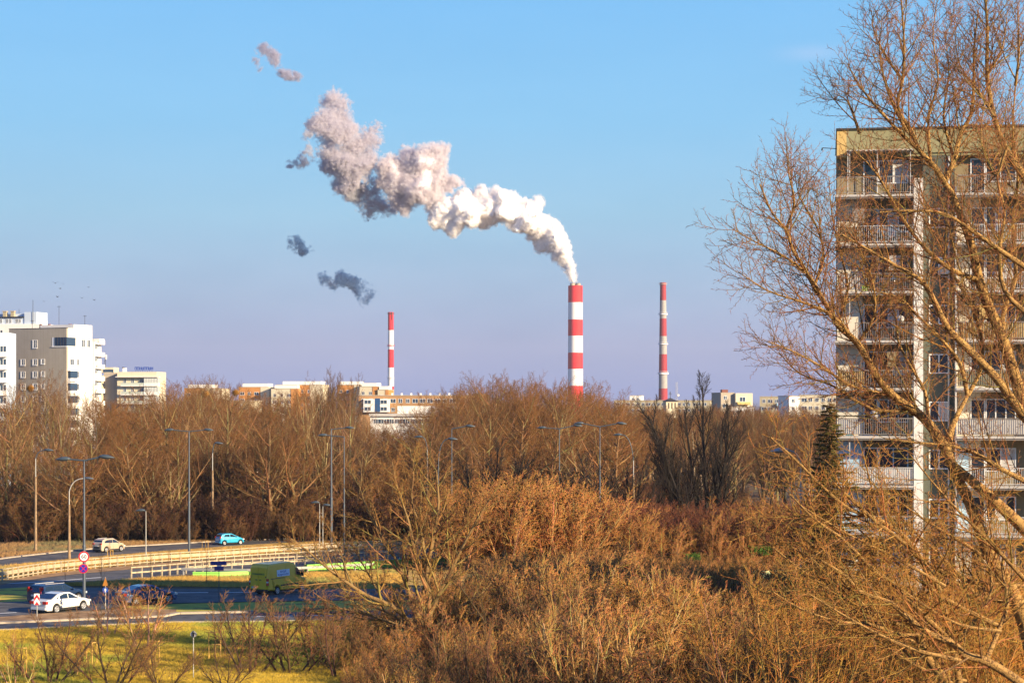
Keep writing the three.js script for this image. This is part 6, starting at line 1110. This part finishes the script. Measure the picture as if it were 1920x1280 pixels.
disc('no_stopping_sign', 'round blue no stopping sign under the speed limit sign', 155.5, 1065.8, dA - 0.3, 9, canvasMat(256, 256, (x) => { x.fillStyle = '#c01030'; x.fillRect(0, 0, 256, 256); x.fillStyle = '#1a2ca0'; x.beginPath(); x.arc(128, 128, 100, 0, 7); x.fill(); x.strokeStyle = '#c01030'; x.lineWidth = 22; x.beginPath(); x.moveTo(60, 60); x.lineTo(196, 196); x.moveTo(196, 60); x.lineTo(60, 196); x.stroke(); }));
{ // chevron marker
  const d = groundDepth(1158), p = foot(68.5, d), k = d / F, o = thing('chevron_marker', 'red and white chevron marker on a thin post at the tip of the traffic island', 'traffic sign', p);
  part('post', tubeGeo([V(0, 0, 0), V(0, 46 * k, 0)], 0.03, 10), M.galvan, o);
  const w = 10.5 * k, h = 21.5 * k; part('board', boxGeo(-w / 2, w / 2, 24 * k, 24 * k + h, 0.03, 0.05), M.galvan, o);
  part('face', new THREE.PlaneGeometry(w * 0.99, h * 0.99).translate(0, 24 * k + h / 2, 0.054), canvasMat(128, 256, (x) => { x.fillStyle = '#efeceb'; x.fillRect(0, 0, 128, 256); x.fillStyle = '#c8101c'; for (const y of [14, 178]) { x.beginPath(); x.moveTo(64, y); x.lineTo(128, y + 90); x.lineTo(128, y + 160); x.lineTo(64, y + 72); x.lineTo(0, y + 160); x.lineTo(0, y + 90); x.fill(); } }), o);
}
{ // triangle above a blue disc on one post
  const d = groundDepth(1156), p = foot(197, d), k = d / F, o = thing('warning_sign', 'brown triangle above a blue disc with a pale arrow, on one post', 'traffic sign', p);
  part('post', tubeGeo([V(0, 0, 0), V(0, 74 * k, 0)], 0.03, 10), M.galvan, o);
  part('triangle', new THREE.ExtrudeGeometry(shapeOf([[-5.2 * k, 58 * k], [5.2 * k, 58 * k], [0.2 * k, 74 * k]]), { depth: 0.03, bevelEnabled: false }).translate(0, 0, 0.04), std(rgb(0.42, 0.17, 0.02), 0.6), o);
  const bl = part('blue_disc', new THREE.CylinderGeometry(5.4 * k, 5.4 * k, 0.025, 30).rotateX(Math.PI / 2).translate(0, 50 * k, 0.05), std(rgb(0.02, 0.08, 0.4), 0.5), o);
  part('arrow', new THREE.ExtrudeGeometry(shapeOf([[-0.8 * k, 46 * k], [0.8 * k, 46 * k], [0.8 * k, 50 * k], [2.4 * k, 50 * k], [0, 54 * k], [-2.4 * k, 50 * k], [-0.8 * k, 50 * k]]), { depth: 0.01, bevelEnabled: false }).translate(0, 0, 0.064), M.white, bl);
}
{ // street name plates
  const d = groundDepth(1128), p = foot(410, d), k = d / F, o = thing('street_name_sign', 'two dark blue street name plates on a thin post beside the van', 'sign', p);
  part('post', tubeGeo([V(0, 0, 0), V(0, 78 * k, 0)], 0.03, 10), M.lampHead, o);
  const blue = std(rgb(0.012, 0.03, 0.24), 0.5), red = std(rgb(0.3, 0.01, 0.05), 0.6);
  for (const [x0, x1, y0, y1] of [[-15.5, 14.5, 69.5, 76], [-8.5, 9, 59.5, 66.5]]) { const b = part('name_plate', boxGeo(x0 * k, x1 * k, y0 * k, y1 * k, 0.032, 0.06), blue, o); part('edge_strip', boxGeo(x0 * k, x1 * k, (y0 - 0.9) * k, y0 * k, 0.033, 0.059), red, b); }
  part('bracket', boxGeo(-4 * k, 5 * k, 66.6 * k, 68.5 * k, 0.03, 0.05), M.white, o);
}
{ // back of a round sign at the footpath
  const d = groundDepth(1272), p = foot(362, d), k = d / F, o = thing('round_sign', 'grey back of a round sign on a thin post by the footpath', 'traffic sign', p, 0);
  part('post', tubeGeo([V(0, 0, 0), V(0, 90 * k, 0)], 0.03, 10), M.galvan, o);
  part('plate', new THREE.CylinderGeometry(6 * k, 6 * k, 0.025, 30).rotateX(Math.PI / 2).translate(0, 83 * k, -0.045), M.galvan, o); part('clamp', boxGeo(-1.6 * k, 1.6 * k, 79 * k, 87 * k, -0.033, 0.034), M.darkMetal, o); part('back_label', boxGeo(1.4 * k, 4.4 * k, 79 * k, 83 * k, -0.032, -0.026), M.white, o);
}
// --- timber guards round young trees
function guard(x, base, top, wPx, label, sapling, levels = [0.97, 0.52]) {
  const d = groundDepth(base), k = d / F, p = foot(x, d), h = (base - top) * k, w = wPx * k / 2, t = thing('tree_guard', label, 'tree guard', p, 0.3), pos = [V(-w, 0, 0), V(w, 0, 0), V(0, 0, w * 0.9)];
  pos.forEach((q) => part('stake', new GB().tube([q.clone(), V(q.x, h, q.z)], 0.035, 8, true).build(), M.timber, t));
  for (const f of levels) for (let a = 0; a < 3; a++) { const A = pos[a], B = pos[(a + 1) % 3]; part('rail', new GB().tube([V(A.x, h * f, A.z), V(B.x, h * f, B.z)], 0.028, 6, true).build(), M.timber, t); }
  const tr = tree('sapling', Math.round(x), p.clone().add(V(0, 0, 0)), h * sapling, x, label.replace(/^.*?guard/, 'young tree inside the timber guard'), null, 'sapling', 0.9);
}
guard(402, 1235, 1183, 22, 'timber guard beside the grey sign, brightest on the lawn', 1.75);
guard(528, 1208, 1170, 21, 'timber guard half hidden behind reddish shrubs', 2.3, [0.98]);
guard(38.5, 1268, 1213, 19, 'timber guard at the left end of the lawn', 1.9);
guard(171, 1246, 1203, 19, 'timber guard behind the wide dark shrub', 1.7, [0.97]);
guard(289, 1246, 1200, 17, 'timber guard left of the footpath and grey sign', 1.6, [0.95]);
guard(206, 1047, 1031, 10, 'small timber guard in front of the beige car', 2.0, [0.95]);
guard(384, 1029, 1013, 11, 'small timber guard in front of the turquoise hatchback', 2.4, [0.95]);
// --- guardrails: posts and rails along a line on the ground
function guardrail(label, line, o) {
  const n = 240, pts = resample(line, n).map(([x, y]) => onGround(x, y)), len = [0]; for (let k = 1; k <= n; k++) len.push(len[k - 1] + pts[k].distanceTo(pts[k - 1]));
  const atLen = (s) => { let k = 0; while (k < n - 1 && len[k + 1] < s) k++; return pts[k].clone().lerp(pts[k + 1], Math.min(1, (s - len[k]) / (len[k + 1] - len[k] || 1))); };
  const t = thing('guardrail', label, 'guardrail', V(0, 0, 0)), total = len[n], post = boxGeo(-0.05, 0.05, -0.1, o.h, -0.07, 0.07);
  for (let s = 0.2; s < total; s += o.step) { const p = part('post', post, o.postMat, t), q = atLen(s), q2 = atLen(Math.min(total, s + 0.5)); p.position.copy(q); p.rotation.y = Math.atan2(-(q2.z - q.z), q2.x - q.x); }
  const m = 60; for (const [y, hh, dd, z, mat] of o.rails) {
    const g = new GB(); let prev = null;
    for (let k = 0; k <= m; k++) {
      const q = atLen(total * k / m), a = atLen(Math.max(0, total * k / m - 0.4)), b = atLen(Math.min(total, total * k / m + 0.4)), dir = b.sub(a).setY(0).normalize(), nrm = V(-dir.z, 0, dir.x), f = q.clone().addScaledVector(nrm, z + dd), r = q.clone().addScaledVector(nrm, z);
      const c = [V(f.x, f.y + y, f.z), V(f.x, f.y + y + hh, f.z), V(r.x, r.y + y + hh, r.z), V(r.x, r.y + y, r.z)];
      if (prev) { for (let e = 0; e < 4; e++) { const e2 = (e + 1) % 4; g.quad(prev[e], c[e], c[e2], prev[e2]); } }
      prev = c;
    }
    part('rail', g.build(), mat, t);
  }
  return t;
}
const cut = (line, a, b) => [[a, interp(line, a)], ...line.filter(([x]) => x > a && x < b), [b, interp(line, b)]];
guardrail('long pale guardrail at the far side of the slip road', cut(L.rail1, -60, 980), { h: 1.14, step: 1.55, postMat: M.rail, rails: [[1.06, 0.09, 0.1, 0.0, M.rail], [0.56, 0.18, 0.06, 0.09, M.rail], [0.75, 0.14, 0.05, 0.07, M.rail], [0.22, 0.1, 0.06, 0.07, M.rail]] });
const near2 = [[243, 1085], [305, 1080], [333, 1077], [400, 1071], [480, 1066], [600, 1059], [700, 1053], [900, 1046], [980, 1044]];
guardrail('pale bridge railing on the near side of the slip road above the green edge', near2, { h: 1.1, step: 1.7, postMat: M.rail, rails: [[1.02, 0.1, 0.1, 0.0, M.rail], [0.5, 0.14, 0.06, 0.08, M.rail]] });
guardrail('second bridge railing close behind the green edged one', cut(near2.map(([x, y]) => [x, y - 8]), 350, 980), { h: 1.1, step: 1.5, postMat: M.rail, rails: [[1.02, 0.1, 0.08, 0, M.rail], [0.62, 0.08, 0.05, 0.08, M.rail], [0.25, 0.08, 0.05, 0.08, M.rail]] });
guardrail('low guardrail running behind the street name sign', [[340, 1078], [400, 1079], [470, 1080], [560, 1076], [700, 1068]], { h: 0.7, step: 3.6, postMat: M.galvan, rails: [[0.48, 0.24, 0.05, 0.06, M.galvan]] });
function parapet(label, line, h, mat, w = 0.35) {
  const o = thing('bridge_edge', label, 'bridge edge', V(0, 0, 0)); part('beam', strip(line, w, h, 0.0, 60), mat, o); part('capping', strip(line.map(([x, y]) => [x, y]), w + 0.06, 0.06, h, 60), mat, o); return o;
}
parapet('bright green painted bridge edge left of the van', [[362, 1081], [410, 1081], [466, 1079.5]], 0.42, M.greenPaint);
parapet('bright green painted bridge edge right of the van behind the willow', [[570, 1073], [640, 1069], [700, 1064.5], [800, 1059], [960, 1054]], 0.72, M.greenPaint);
parapet('pale green bridge edge glimpsed through the russet thicket', [[1400, 1084], [1430, 1082.5], [1462, 1080]], 0.6, M.palePaint);
{ // pale railing at the bottom, behind the shrubbery
  const d = 104, p = foot(1214, d), k = d / F, o = thing('balustrade', 'short grey balustrade with a pale top beam at the bottom of the thicket', 'balustrade', p), top = (groundDepth, EYE - (1254 - HORIZON) * k), W = 54 * k / 2;
  part('top_beam', boxGeo(-W, W, top - 0.14, top, -0.1, 0.12), M.slab, o);
  for (let k2 = 0; k2 < 22; k2++) { const x = -W + 0.06 + k2 * (2 * W - 0.12) / 21; part('baluster', boxGeo(x - 0.02, x + 0.02, 0.05, top - 0.14, -0.02, 0.02), M.galvan, o); }
  part('bottom_beam', boxGeo(-W, W, 0, 0.05, -0.05, 0.05), M.galvan, o);
}
{ // small evergreen bushes at the hidden bridge
  const R = rng(61), g = new GB(); for (let k = 0; k < 500; k++) { const a = R() * 7, b = R() * 2 - 1, r = 0.2 + 0.6 * R(), q = V(Math.cos(a) * r * 1.3, 0.7 + b * 0.6 * r, Math.sin(a) * r), s = g.count; g.color = [0.06 + 0.06 * R(), 0.16 + 0.1 * R(), 0.02]; g.spike(q, q.clone().add(V(R() - 0.5, R() - 0.3, R() - 0.5).multiplyScalar(0.34)), 0.045); }
  const st = new GB(); st.color = [0.15, 0.1, 0.06]; for (let k = 0; k < 7; k++) st.tube([V(0, -1.4, 0), V((R() - 0.5) * 0.8, 0.9, (R() - 0.5) * 0.8)], [0.03, 0.012], 5);
  const geo = g.build(), sg = st.build();
  [[1426, 1066, 'fresh green bush showing through the thicket above the pale bridge edge'], [1454, 1062, 'smaller fresh green bush beside the first, near the tower'], [1298, 1074, 'tiny green bush in the middle of the russet thicket']].forEach(([x, y, label], k) => { const d = groundDepth(y) - 4, o = thing('green_bush', label, 'bush', foot(x, d)); o.scale.setScalar([1.2, 0.9, 0.8][k]); o.position.y += 1.2; part('foliage', geo, M.bark, o); part('stems', sg, M.bark, o); });
}
// real-world brightness of the painted and mineral surfaces
for (const [k, f] of Object.entries({ asphalt: 0.62, kerb: 0.78, sand: 0.74, litter: 1.0, pavement: 0.75, rail: 0.76, concretePole: 0.6, timber: 0.8, lawn: 0.95, dryGrass: 0.85, green: 0.95, cream: 0.75, yellow: 0.78, shadeGreyWall: 0.7, slab: 0.7, palePlaster: 0.78, orange: 0.76, ochre: 0.74, pinkWall: 0.74, panel: 0.72, concrete: 0.9, loggia: 0.85 })) M[k].color.multiplyScalar(f);
scene.fog = new THREE.FogExp2(rgb(0.78, 0.8, 0.92), 0.00006);
shadows(scene);
renderer.render(scene, camera);
